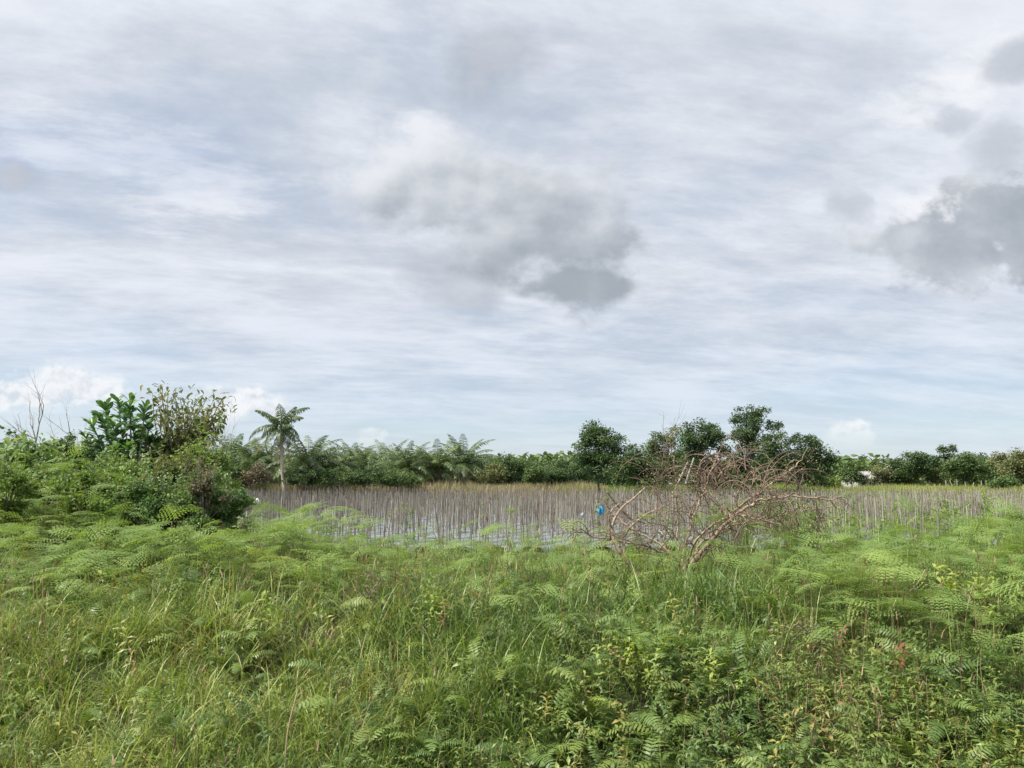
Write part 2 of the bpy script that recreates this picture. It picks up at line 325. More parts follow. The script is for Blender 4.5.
def blobs_points(blobs, n, rs, clump=0.0, ncl=0, shell=0.55):
    """points in ellipsoids (centre, radii), gathered in clumps so the outline is uneven and gaps show"""
    vol = np.array([b[1][0] * b[1][2] for b in blobs]); pr = vol / vol.sum()
    def samp(k):
        ix = rs.choice(len(blobs), k, p=pr)
        c = np.array([blobs[i][0] for i in ix]); r = np.array([blobs[i][1] for i in ix])
        d = rs.normal(0, 1, (k, 3)); d /= np.linalg.norm(d, axis=1)[:, None]
        rad = shell + (1 - shell) * rs.random(k); rad *= 1 + rs.normal(0, 0.07, k)
        rad = np.where(rs.random(k) < 0.25, rad * rs.random(k) ** 0.4, rad)
        return c + d * r * rad[:, None], r.mean(1)
    if ncl:
        cc, rr = samp(ncl); ix = rs.integers(0, ncl, n)
        g = rs.normal(0, 1, (n, 3)); g /= np.linalg.norm(g, axis=1)[:, None]; g *= (rs.random(n) ** 0.45)[:, None]
        sz = clump * (0.6 + 0.8 * rs.random(ncl))[ix][:, None]
        g[:, 2] *= 0.62
        return cc[ix] + g * sz, ix
    p, _ = samp(n); return p, None
# ------------------------------------------------------------------ terrain
def sst(a, b, x): t = np.clip((x - a) / (b - a), 0, 1); return t * t * (3 - 2 * t)
def lump(x, y, s):
    return (np.sin(x * 1.3 * s + 1.1) * np.sin(y * 1.7 * s + 0.4) + 0.6 * np.sin(x * 2.9 * s + y * 1.1 * s + 2.0) + 0.4 * np.sin(x * 0.7 * s - y * 3.3 * s))
def gz(x, y):
    x = np.asarray(x, float); y = np.asarray(y, float)
    z = 0.55 * (1 - sst(2.2, 4.6, y)) - 0.75 * sst(2.6, 5.6, y)
    z = z + 1.38 * sst(5.6, 10.2, y) - 0.06 * sst(10.5, 13, y) - 0.57 * sst(14.5, 20, y)
    z = z + 1.45 * np.exp(-((x + 12.0) / 6.0) ** 2 - ((y - 17) / 4.0) ** 2)
    z = z - 0.16 * np.exp(-((x - 8.5) / 3.6) ** 2 - ((y - 16) / 3.0) ** 2)
    z = z + lump(x, y, 0.9) * 0.10 * sst(5.5, 8, y) * (1 - sst(22, 26, y))
    z = z + 0.95 * sst(74, 84, y)
    return z
def build_ground():
    ys = np.concatenate([np.linspace(-30, 2, 9), np.linspace(2.4, 26, 72), np.linspace(28, 120, 60), np.geomspace(130, 4000, 14)])
    xs = np.concatenate([-np.geomspace(30, 3500, 14)[::-1], np.linspace(-26, 26, 106), np.geomspace(30, 3500, 14)])
    X, Y = np.meshgrid(xs, ys); Z = gz(X, Y)
    V = np.stack([X, Y, Z], -1).reshape(-1, 3); nx = len(xs)
    i, j = np.meshgrid(np.arange(len(ys) - 1), np.arange(nx - 1), indexing='ij'); q = (i * nx + j).ravel()
    mb = MB(); mb.add(V, np.stack([q, q + 1, q + nx + 1, q + nx], -1), 0.5)
    m = bpy.data.materials.new('soil'); m.use_nodes = True; T = NT(m.node_tree)
    g = T.node('ShaderNodeNewGeometry'); n1, _ = T.noise(g.outputs['Position'], 1.2, 6, 0.65); n2, _ = T.noise(g.outputs['Position'], 0.12, 4, 0.6)
    soil = T.mix(T.ss(n1, 0.35, 0.65), (0.030, 0.024, 0.016), (0.075, 0.060, 0.040))
    gr = T.mix(T.ss(n1, 0.3, 0.7), (0.050, 0.085, 0.025), (0.110, 0.145, 0.045))
    c = T.mix(T.ss(n2, 0.40, 0.62), soil, gr)
    bs = T.node('ShaderNodeBsdfPrincipled'); T.l.new(c, bs.inputs['Base Color']); bs.inputs['Roughness'].default_value = 0.95
    bp = T.node('ShaderNodeBump'); bp.inputs['Strength'].default_value = 0.7; bp.inputs['Distance'].default_value = 0.05
    T.l.new(n1, bp.inputs['Height']); T.l.new(bp.outputs[0], bs.inputs['Normal'])
    out = T.node('ShaderNodeOutputMaterial'); T.l.new(bs.outputs[0], out.inputs[0])
    tag(mb.build('ground', m, smooth=True), 'uneven soil bank and flat field ground running out to the tree line', 'ground', kind='structure')
    # shallow ditch water along the near foot of the bank
    mb = MB(); mb.add([(-40, 3.9, -0.68), (40, 3.9, -0.68), (40, 6.9, -0.68), (-40, 6.9, -0.68)], [[0, 1, 2, 3]], 0.5)
    m = bpy.data.materials.new('ditch_water'); m.use_nodes = True; b = m.node_tree.nodes['Principled BSDF']
    b.inputs['Base Color'].default_value = (0.030, 0.026, 0.018, 1); b.inputs['Roughness'].default_value = 0.12
    tag(mb.build('ditch_water', m), 'dark shallow water in the ditch at the foot of the bank', 'water', kind='structure')
build_ground()
# ------------------------------------------------------------------ field
def pnoise(x, y, s, ph=0.0):
    return 0.5 + 0.25 * (np.sin(x * s + 1.7 * np.sin(y * s * 0.7 + ph) + ph) + np.sin(y * s * 1.3 + 2.1 * np.sin(x * s * 0.6 - ph) + 2 * ph))
def stake_mesh(rs, h=1.0, sides=4, nseg=4):
    pts = [np.array((0, 0, -0.25))]; d = np.array((rs.normal(0, 0.035), rs.normal(0, 0.035), 1.0)); wob = 0.012
    for k in range(nseg):
        pts.append(pts[-1] + d * (h + 0.25) / nseg + np.append(rs.normal(0, wob, 2), 0))
    return smooth_path(pts, 1), np.linspace(0.019, 0.011, nseg + 1)
def stake_positions():
    out = []
    rows = np.arange(-95, 95, 1.2); ang = math.tan(R(31))
    for r in rows:
        for s in (-0.2, 0.2):
            y = 27.5 + rng.random() * 0.3
            while y < 79:
                x = r + s + (y - 50) * ang + rng.normal(0, 0.12)
                if abs(x) < 0.70 * y + 2 and rng.random() > 0.06: out.append((x, y + rng.normal(0, 0.06)))
                y += 0.66 * rng.uniform(.75, 1.25)
    out = np.array(out); return out[np.argsort(out[:, 1])]
SP = stake_positions()
def build_stakes():
    rs = np.random.default_rng(11)
    prot = []
    for k in range(10):
        mb = MB(); p, r = stake_mesh(rs, 1.0, 5, 4); tube(mb, p, r * rs.uniform(0.8, 1.25), 5, [0.25, 0.5, 0.35, 0.7, 0.45, 0.95, 0.3, 0.6, 0.2, 0.8][k])
        # side stub and a wisp of dead vine wound on the stake
        q = p[2]; tube(mb, [q, q + np.array((rs.normal(0, .06), rs.normal(0, .06), .09))], [0.008, 0.004], 3, 0.3)
        th = np.linspace(0, 6 + 5 * rs.random(), 14); zz_ = np.linspace(0.15, 0.95, 14)
        ctr = np.array([np.interp(zz_, p[:, 2], p[:, 0]), np.interp(zz_, p[:, 2], p[:, 1]), zz_]).T
        tube(mb, ctr + 0.03 * np.stack([np.cos(th), np.sin(th), th * 0], -1), 0.005, 3, 0.15)
        prot.append(mb.mesh('crop_stake', M['stake']))
    vis = [i for i in range(len(SP)) if abs(SP[i, 0]) < 0.665 * SP[i, 1]]
    near = set(vis[:298])
    for i in sorted(near):
        x, y = SP[i]; o = bpy.data.objects.new('crop_stake', prot[rs.integers(0, 10)]); COL.objects.link(o)
        o.location = (x, y, float(gz(x, y))); o.rotation_euler = (rs.normal(0, .045), rs.normal(0, .045), rs.uniform(0, 6.28)); hh = 1.62 + .5 * rs.random() ** 1.3
        o.scale = (1.15, 1.15, hh)
        tag(o, 'thin grey brown wooden stake in the nearest rows of the crop field', 'stake', 'stakes in the nearest rows of the crop field')
    mb = MB()
    rest = [i for i in range(len(SP)) if i not in near]
    n = len(rest); P0 = SP[rest]; z0 = gz(P0[:, 0], P0[:, 1]); hh = rs.uniform(1.35, 1.9, n)
    hh = np.where(rs.random(n) < 0.05, hh + 0.25, hh)
    base = np.stack([P0[:, 0], P0[:, 1], z0 - 0.1], -1); lean = np.append(rs.normal(0, 0.05, (n, 2)), np.zeros((n, 1)), 1)
    mid = base + lean * 0.5 + np.stack([rs.normal(0, .03, n), rs.normal(0, .03, n), hh * 0.5], -1); top = base + lean + np.stack([0 * hh, 0 * hh, hh + 0.1], -1)
    rad = 0.017 + 0.008 * rs.random(n); an = np.arange(3) * 2.094 + 0.3; ring = np.stack([np.cos(an), np.sin(an), 0 * an], -1)
    V = np.stack([c[:, None] + ring[None] * (rad * f)[:, None, None] for c, f in ((base, 1), (mid, .85), (top, .6))], 1)
    i0 = np.arange(n)[:, None] * 9; fs = []
    for L_ in (0, 3):
        for j in range(3): fs.append(i0 + np.array([[L_ + j, L_ + (j + 1) % 3, L_ + 3 + (j + 1) % 3, L_ + 3 + j]]))
    tt = rs.random(n); mb.add(V.reshape(-1, 3), np.concatenate(fs), np.tile(tt, 6))
    tag(mb.build('crop_stakes', M['stake']), 'dense far rows of thin grey brown stakes filling the crop field', 'stakes', 'stakes in the far rows of the crop field', 'stuff')
    # withered vines hanging on and between the stakes
    mb = MB(); n = 17000; ix = rs.integers(0, len(SP), n); b = SP[ix]
    keep = rs.random(n) < np.clip(1.25 - b[:, 0] / 45, .35, 1); ix = ix[keep]; b = b[keep]; n = len(b)
    p0 = np.stack([b[:, 0] + rs.normal(0, .05, n), b[:, 1] + rs.normal(0, .05, n), gz(b[:, 0], b[:, 1]) + rs.uniform(.1, 1.85, n)], -1)
    strips(mb, p0, rs.uniform(0, 6.28, n), rs.uniform(.15, .6, n), rs.uniform(0.0, 2.8, n), rs.normal(0, 1.6, n), rs.uniform(.006, .02, n), 3, rs.random(n), rs)
    tag(mb.build('dead_vines', M['vine']), 'withered brown vine tangle clinging to the rows of stakes', 'dead vines', kind='stuff')
def strips(mb, P0, head, L, lean, curv, width, K, t, rs, taper=True):
    """curved tapering blades: P0 (n,3) base, heading, length, angle from vertical, added bend, width"""
    n = len(P0); h = np.stack([np.cos(head), np.sin(head), 0 * head], -1); side = np.stack([-np.sin(head), np.cos(head), 0 * head], -1)
    tw = rs.normal(0, 0.6, n)[:, None]; pts = [P0]; cur = P0
    sd = side * np.cos(tw) + h * np.sin(tw)
    for k in range(K):
        a = (lean + curv * ((k + 0.5) / K) ** 1.3)[:, None]
        cur = cur + (L / K)[:, None] * (np.sin(a) * h + np.cos(a) * np.array((0, 0, 1.0))); pts.append(cur)
    wp = np.array([1 - 0.95 * (k / K) ** 1.6 for k in range(K + 1)]) if taper else np.ones(K + 1)
    wp[0] *= 0.7
    V = np.stack([np.stack([p - sd * (width * wp[k] * .5)[:, None], p + sd * (width * wp[k] * .5)[:, None]], 1) for k, p in enumerate(pts)], 1)
    i0 = np.arange(n)[:, None] * (2 * (K + 1))
    fs = [i0 + np.array([[2 * k, 2 * k + 1, 2 * k + 3, 2 * k + 2]]) for k in range(K)]
    mb.add(V.reshape(-1, 3), np.concatenate(fs), np.tile(np.broadcast_to(t, (n,)), K))
build_stakes()
def build_mulch():
    m = bpy.data.materials.new('silver_mulch_film'); m.use_nodes = True; T = NT(m.node_tree)
    g = T.node('ShaderNodeNewGeometry'); n1, _ = T.noise(g.outputs['Position'], 2.2, 5, 0.7)
    c = T.mix(T.ss(n1, 0.45, 0.62), (0.20, 0.23, 0.26), (0.11, 0.10, 0.075))
    bs = T.node('ShaderNodeBsdfPrincipled'); T.l.new(c, bs.inputs['Base Color']); bs.inputs['Roughness'].default_value = 0.65
    out = T.node('ShaderNodeOutputMaterial'); T.l.new(bs.outputs[0], out.inputs[0])
    mb = MB(); ys = np.linspace(26.5, 79.5, 60); pr = [(-.42, .0), (-.33, .13), (-.12, .19), (.12, .19), (.33, .13), (.42, .0)]
    V = []
    for y in ys:
        for (a, z) in pr: V.append((a + (y - 50) * math.tan(R(31)) + 0.02 * math.sin(y * 3), y, float(gz(0, y)) + z * (1 + .12 * math.sin(y * 5)) + 0.004))
    k = len(pr); Fc = [[i * k + j, i * k + j + 1, (i + 1) * k + j + 1, (i + 1) * k + j] for i in range(len(ys) - 1) for j in range(k - 1)]
    mb.add(V, Fc, 0.5); me = mb.mesh('mulch_bed', m, True)
    for r in np.arange(-80, 80, 1.2):
        if r < -64 or r > 66: continue
        o = bpy.data.objects.new('mulch_bed', me); COL.objects.link(o); o.location = (r, 0, 0)
        tag(o, 'low planting bed under silvery plastic film between the stakes', 'planting bed', 'film covered beds of the crop field')
build_mulch()
def build_field_weeds():
    rs = np.random.default_rng(21)
    mb = MB(); n = 26000
    y = 22 + 60 * rs.random(n) ** 1.35; x = rs.uniform(-0.75, 0.8, n) * y
    dens = np.clip(0.22 + 0.9 * sst(0.18, 0.42, x / y) + 0.25 * (pnoise(x, y, 0.35) - .4), 0.05, 1)
    dens = dens * sst(28, 36, y) * .8 + .02 + .75 * (1 - sst(26.0, 30.5, y)) * (pnoise(x, y, .8, 3) > .3); k = rs.random(n) < dens; x = x[k]; y = y[k]; n = len(x)
    P0 = np.stack([x, y, gz(x, y)], -1); L = rs.uniform(.3, .9, n) * (0.75 + .9 * sst(.18, .4, x / y))
    strips(mb, P0, rs.uniform(0, 6.28, n), L, rs.uniform(0, .5, n), rs.uniform(0, 1.2, n), rs.uniform(.02, .05, n), 3, rs.random(n) * .6, rs)
    tag(mb.build('field_grass', M['grass']), 'green weeds and grass growing low between the stakes', 'grass', kind='stuff')
    # leafy creepers climbing the stakes, mostly on the right
    mb = MB(); n = 60000; c = SP[rs.integers(0, len(SP), 2600)]
    kk = rs.random(len(c)) < np.clip(0.04 + 1.0 * sst(.16, .40, c[:, 0] / c[:, 1]), 0, 1); c = c[kk]
    hc = rs.uniform(.5, 1.75, len(c)); ix = rs.integers(0, len(c), n)
    p = np.stack([c[ix, 0] + rs.normal(0, .17, n), c[ix, 1] + rs.normal(0, .17, n), gz(c[ix, 0], c[ix, 1]) + hc[ix] * rs.random(n) ** .7], -1)
    leaves(mb, p, rs.uniform(.08, .16, n), rs.uniform(.03, .06, n), rs, rs.random(n))
    tag(mb.build('climbing_creepers', M['bright']), 'green leafy creepers climbing the stakes on the right of the field', 'creepers', kind='stuff')
    # taller grass beyond the stakes: straw colour in the middle, yellow green on the right
    for nm, mat, lab, x0, x1, y0, y1, n, h0, h1 in (
        ('straw_grass', 'straw', 'straw coloured dry grass along the far edge of the stakes', -.42, .12, 80, 90, 20000, 1.0, 1.75),
        ('tall_grass', 'yfield', 'bright yellow green grass strip before the trees on the right', .33, .75, 80, 90, 20000, .9, 1.35),
        ('rank_grass', 'grass', 'green rank grass beyond the stakes between the straw and yellow strips', .06, .40, 80, 90, 11000, .9, 1.45)):
        mb = MB(); x = rs.uniform(x0, x1, n); y = rs.uniform(y0, y1, n); x = x * y; k = pnoise(x, y, .12, 1.0) > .18; x = x[k]; y = y[k]; n = len(x)
        P0 = np.stack([x, y, gz(x, y)], -1)
        strips(mb, P0, rs.uniform(0, 6.28, n), rs.uniform(h0, h1, n) * (0.8 + .4 * pnoise(x, y, .5)), rs.uniform(0, .3, n), rs.uniform(0, .9, n), rs.uniform(.05, .10, n), 3, rs.random(n), rs)
        tag(mb.build(nm, M[mat]), lab, 'grass', kind='stuff')
build_field_weeds()
# ------------------------------------------------------------------ trees
def tree_px(name, label, d, blobs, trunk, mat, n=5000, clump=.55, ncl=90, leaf=.20, bark='bark', cat='tree', group=None, seed=1, depth=.9, base=None, up=.4):
    """a tree whose lobes sit where the photo shows them, at its own distance with true depth"""
    rs = np.random.default_rng(seed); s = d / F_PX; bz = float(gz(wx(trunk, d), d))
    root = np.array((wx(trunk, d), d, bz)); bl = []
    for (x, y, rx, ry) in blobs:
        c = pt(x, y, d) - root; c[1] += rs.normal(0, .25) * rx * s
        q_ = 1.22 if rx > 6 else 1.0; bl.append((c, np.array((rx * s * q_, (rx + ry) * .5 * s * depth * q_ + .3, ry * s * q_))))
    t = empty(name, root, 0, label, cat, group)
    mb = MB(); top = max(b[0][2] for b in bl); cx = np.mean([b[0][0] for b in bl])
    h0 = top * .35; tr = max(.07, top * .022)
    tube(mb, smooth_path([(0, 0, -.1), (rs.normal(0, .06) * h0, 0, h0 * .5), (cx * .15, 0, h0), (cx * .6, 0, top * .75)], 4), np.linspace(tr, tr * .35, 13), 7, .5)
    for (c, r) in bl:
        st = np.array((cx * .15, 0, h0 * rs.uniform(.8, 1.2))); e = c + np.array((0, 0, r[2] * .2)); mid = (st + e) / 2 + rs.normal(0, .1, 3) * r[0]
        tube(mb, smooth_path([st, mid, e], 4), np.linspace(tr * .55, tr * .12, 9), 5, .5)
        for k in range(4):
            q = c + rs.normal(0, .5, 3) * r; tube(mb, smooth_path([mid, (mid + q) / 2 + rs.normal(0, .1, 3) * r, q], 3), np.linspace(tr * .25, .012, 7), 4, .5)
    mb.build('trunk', M[bark], t, smooth=True)
    mb = MB(); n = int(n * 1.35); p, ix = blobs_points(bl, n, rs, clump, ncl)
    p[:, 2] = np.maximum(p[:, 2], .25 + .4 * rs.random(n)); ct = rs.random(ncl); tt = np.clip(.55 * ct[ix] + .45 * rs.random(n), 0, 1)
    leaves(mb, p, leaf * rs.uniform(.7, 1.4, n), leaf * .3 * rs.uniform(.7, 1.4, n), rs, tt, up)
    mb.build('crown', M[mat], t); return t
# right hand group of big trees
G = 'tall trees standing beyond the stakes'
tree_px('broadleaf_tree', 'round dark green tree standing alone at the left end of the tall group', 75, [(598, 440, 18, 12), (588, 452, 13, 11), (610, 450, 13, 11), (600, 466, 20, 12), (581, 462, 7, 8), (597, 429, 9, 6), (618, 440, 5, 5)], 598, 'tree_a', 8000, .75, 110, .22, seed=2, group=G)
tree_px('broadleaf_tree', 'low bushy tree between the lone round tree and the dead brushwood', 82, [(638, 460, 13, 14), (630, 468, 9, 10), (648, 470, 10, 10)], 638, 'tree_a', 5000, .8, 70, .22, seed=3, group=G)
tree_px('broadleaf_tree', 'twin topped tree rising behind the left end of the dead branches', 88, [(656, 440, 8, 8), (671, 437, 11, 11), (652, 452, 8, 9), (670, 455, 14, 14), (658, 470, 15, 12)], 663, 'tree_b', 6500, .85, 80, .22, seed=4, group=G)
tree_px('broadleaf_tree', 'dome topped dark tree left of the leaning tallest tree', 80, [(702, 428, 14, 9), (692, 441, 12, 11), (714, 443, 11, 12), (700, 460, 18, 14), (712, 470, 14, 10)], 703, 'tree_a', 7500, .8, 100, .22, seed=5, group=G)
tree_px('acacia_tree', 'tallest dark tree with its flat top leaning to the right', 78, [(757, 411, 15, 5), (746, 419, 13, 5), (757, 426, 18, 6), (742, 434, 15, 7), (757, 444, 20, 9), (748, 460, 22, 14)], 748, 'tree_a', 8500, .7, 120, .2, seed=6, group=G)
tree_px('acacia_tree', 'broad dark tree sloping down on the right of the tallest one', 74, [(784, 438, 14, 6), (772, 446, 14, 8), (800, 441, 16, 7), (817, 449, 13, 8), (826, 462, 9, 9), (795, 456, 20, 11), (812, 470, 20, 11), (780, 464, 18, 14)], 798, 'tree_a', 9000, .75, 130, .2, seed=7, group=G)
tree_px('young_tree', 'small rounded tree at the foot of the broad sloping tree', 95, [(852, 470, 7, 7), (846, 476, 8, 7), (858, 477, 7, 6)], 851, 'tree_b', 2200, .7, 40, .22, seed=8)
tree_px('young_tree', 'small pale green tree just right of the roof', 100, [(880, 474, 10, 7), (888, 476, 9, 7)], 883, 'tree_c', 2200, .7, 40, .22, seed=9)
G2 = 'trees along the far right edge of the field'
tree_px('broadleaf_tree', 'wide black green tree right of the low roof', 100, [(914, 462, 17, 10), (900, 470, 15, 10), (930, 468, 14, 11), (912, 477, 24, 8)], 914, 'tree_a', 8000, .9, 110, .24, seed=10, group=G2)
tree_px('tufted_tree', 'thin tree with two small tufts standing above the far right crowns', 104, [(943, 450, 4, 3), (952, 448, 5, 3.4), (947, 456, 6, 2.4), (939, 458, 4, 2)], 947, 'tree_a', 1500, .5, 26, .2, seed=11, group=G2)
tree_px('broadleaf_tree', 'mid green tree right of the thin tufted tree', 96, [(965, 464, 13, 9), (956, 473, 13, 9), (976, 474, 13, 9)], 965, 'tree_b', 5500, .85, 80, .24, seed=12, group=G2)
tree_px('broadleaf_tree', 'dark tree second from the right edge of the photo', 102, [(990, 465, 12, 9), (984, 475, 12, 9), (1000, 475, 12, 10)], 990, 'tree_a', 5500, .85, 80, .24, seed=13, group=G2)
tree_px('broadleaf_tree', 'pale brownish green tree at the right edge of the photo', 94, [(1012, 461, 15, 9), (1024, 466, 14, 12), (1008, 474, 16, 10)], 1014, 'tree_c', 5500, .85, 80, .24, seed=14, group=G2)
tree_px('broadleaf_tree', 'brown tinged tree between the wide dark tree and the tufted tree', 108, [(942, 470, 14, 8), (934, 476, 12, 8)], 940, 'tree_c', 4000, .85, 60, .24, seed=15, group=G2)
# bare arching branch above the roof
def bare_tree(name, label, base, h, seed, mat='bark_pale', rad=.05, depth=3, spread=.5, lean=(0, 0), kids=3, kl=.62):
    rs = np.random.default_rng(seed); t = empty(name, base, 0, label, 'bare tree'); mb = MB(); mt = MB()
    d0 = np.array((lean[0], lean[1], 1.0)); p = [np.zeros(3) - (0, 0, .1)]
    for k in range(8): d0 = d0 + np.append(rs.normal(0, .07, 2), 0); p.append(p[-1] + d0 / np.linalg.norm(d0) * h / 10)
    p = np.array(p); tube(mb, p, np.linspace(rad, rad * .4, 9), 6, .5); mb.build('trunk', M[mat], t, smooth=True)
    for k in range(kids + 2):
        i = rs.integers(4, 9); nd = d0 + rs.normal(0, spread, 3); nd[2] = abs(nd[2]) + .4
        branchy(mt, p[i], nd, h * .34 * rs.uniform(.7, 1.1), rad * .4, depth - 1, rs, spread, .03, 5, kids, None, .12, 4, kl)
    mt.build('branches', M[mat], t); return t
def arc_snag():
    d = 100; r0 = np.array((wx(884, d), d, float(gz(0, d)))); t = empty('bare_tree', r0, 0, 'leafless leaning tree arching towards the wide dark tree above the roof', 'bare tree')
    mb = MB(); P_ = [pt(884, 488, d), pt(879, 474, d), pt(888, 467, d), pt(900, 462, d), pt(912, 459, d)]
    tube(mb, smooth_path([p - r0 for p in P_], 5), np.linspace(.16, .05, 21), 6, .5); mb.build('trunk', M['bark_pale'], t, smooth=True)
    mb = MB(); rs = np.random.default_rng(3)
    for k in range(12): q = P_[1 + k % 4] - r0; branchy(mb, q, rs.normal(0, .5, 3) + (.3, 0, .5), 1.3, .04, 1, rs, .6, -.03)
    mb.build('branches', M['bark_pale'], t)
arc_snag()
# far belt of broadleaf trees in the middle ------------------------------------
farspec = [(338, 458, 'tree_c', 13), (362, 456, 'tree_b', 15), (388, 457, 'tree_b', 14), (412, 455, 'tree_c', 15), (437, 453, 'tree_c', 15), (462, 457, 'tree_b', 13), (474, 455, 'tree_a', 12), (489, 459, 'tree_b', 11), (503, 458, 'tree_a', 11), (517, 463, 'tree_b', 11), (531, 464, 'tree_a', 11), (546, 463, 'tree_b', 12), (561, 464, 'tree_a', 12), (577, 465, 'tree_b', 11), (624, 466, 'tree_b', 11)]
ordn = ['first', 'second', 'third', 'fourth', 'fifth', 'sixth', 'seventh', 'eighth', 'ninth', 'tenth', 'eleventh', 'twelfth', 'thirteenth', 'fourteenth', 'fifteenth', 'sixteenth', 'seventeenth', 'eighteenth', 'nineteenth', 'twentieth',
        'twenty first', 'twenty second', 'twenty third', 'twenty fourth', 'twenty fifth', 'twenty sixth', 'twenty seventh', 'twenty eighth', 'twenty ninth', 'thirtieth']
for k, (x, y, mt, r) in enumerate(farspec):
    shade = {'tree_a': 'dark green', 'tree_b': 'mid green', 'tree_c': 'pale olive'}[mt]
    tree_px('broadleaf_tree', f'{shade} tree, {ordn[k]} from the left in the far belt beyond the stakes', 118 + (k * 37 % 17), [(x, y + 5, r * .8, 7), (x - r * .5, y + 13, r * .8, 9), (x + r * .5, y + 14, r * .8, 9), (x, y + 22, r * 1.1, 8)], x, mt, 3600, 1.1, 60, .30, seed=30 + k, group='trees of the far middle belt')
for k, (x, y, r, ry, lab, d) in enumerate([(492, 472, 11, 6, 'pale green bush before the far belt, leftmost at the straw grass edge', 86), (535, 473, 9, 7, 'round mid green bush standing at the straw grass edge', 84), (556, 476, 9, 5, 'low dark bush nearest the lone round tree', 86), (826, 482, 10, 4, 'low bush at the left end of the yellow grass strip', 84), (815, 478, 9, 6, 'shrubby growth under the broad sloping tree', 84), (1003, 482, 10, 4, 'low green bush in the yellow grass near the right edge', 84)]):
    tree_px('bush', lab, d, [(x, y, r, ry), (x - r * .6, y + 4, r * .6, ry * .8), (x + r * .6, y + 4, r * .6, ry * .8)], x, ['tree_c', 'tree_b', 'tree_a', 'bright', 'tree_b', 'tree_b'][k], 2200, .6, 40, .2, seed=60 + k, cat='bush')
# posts standing at the foot of the right hand trees
for k, x in enumerate((934, 939, 946, 952, 957, 966, 972, 981, 987)):
    rs = np.random.default_rng(k); d = 90; mb = MB(); tube(mb, [(0, 0, -.1), (rs.normal(0, .05), 0, .7), (rs.normal(0, .1), 0, 1.3 + .6 * rs.random())], [.07, .06, .05], 5, .8)
    o = mb.build('tall_stake', M['bark_pale']); o.location = (wx(x, d), d, float(gz(0, d)))
    tag(o, f'pale thin post, {ordn[k]} from the left below the far right trees', 'post', 'pale posts below the far right trees')
# small house roof
def house():
    d = 112; c = pt(864, 481, d); t = empty('house', (c[0], d, float(gz(0, d))), R(12), 'small low house with pale grey pitched roof between far trees', 'house')
    a, b, hw, hr = 2.1, 3.0, 2.1, 3.0
    def prism(pts, faces, nm, mat, par):
        mb = MB()
        for f in faces: mb.add(np.array(pts, float)[f], [list(range(len(f)))], .5)
        return mb.build(nm, mat, par)
    wm = barkmat('plaster_wall', (.30, .29, .27), (.42, .41, .38), 2); rm = barkmat('tin_roof', (.30, .28, .27), (.42, .39, .38), 3)
    P_ = [(-a, -b, 0), (a, -b, 0), (a, b, 0), (-a, b, 0), (-a, -b, hw), (a, -b, hw), (a, b, hw), (-a, b, hw), (0, -b, hr), (0, b, hr)]
    P_ = [(y_ * .8, x_ * .9, z_) for (x_, y_, z_) in P_]
    w_ = prism(P_, [[0, 1, 5, 8, 4], [1, 2, 6, 5], [2, 3, 7, 9, 6], [3, 0, 4, 7]], 'wall', wm, t)
    e = .35; Q = [(-a - e, -b - e, hw - .2), (0, -b - e, hr + .1), (a + e, -b - e, hw - .2), (-a - e, b + e, hw - .2), (0, b + e, hr + .1), (a + e, b + e, hw - .2)]
    Q = [(y_ * .8, x_ * .9, z_) for (x_, y_, z_) in Q]; Q2 = [(x_, y_, z_ + .08) for (x_, y_, z_) in Q]
    prism(Q + Q2, [[0, 1, 4, 3], [1, 2, 5, 4], [6, 7, 10, 9], [7, 8, 11, 10], [0, 1, 7, 6], [1, 2, 8, 7], [3, 4, 10, 9], [4, 5, 11, 10], [0, 3, 9, 6], [2, 5, 11, 8]], 'roof', rm, t)
    dm = barkmat('dark_opening', (.03, .03, .03), (.05, .05, .05))
    for nm, x0, x1, z0, z1 in (('door', -.5, .4, 0, 1.9), ('window', 1.0, 1.8, .9, 1.7), ('window', -1.8, -1.0, .9, 1.7)):
        y_ = -a * .9; prism([(x0, y_ - .03, z0), (x1, y_ - .03, z0), (x1, y_ - .03, z1), (x0, y_ - .03, z1), (x0, y_ + .03, z0), (x1, y_ + .03, z0), (x1, y_ + .03, z1), (x0, y_ + .03, z1)], [[0, 1, 2, 3], [0, 1, 5, 4], [3, 2, 6, 7], [0, 3, 7, 4], [1, 2, 6, 5]], nm, dm, t)
house()
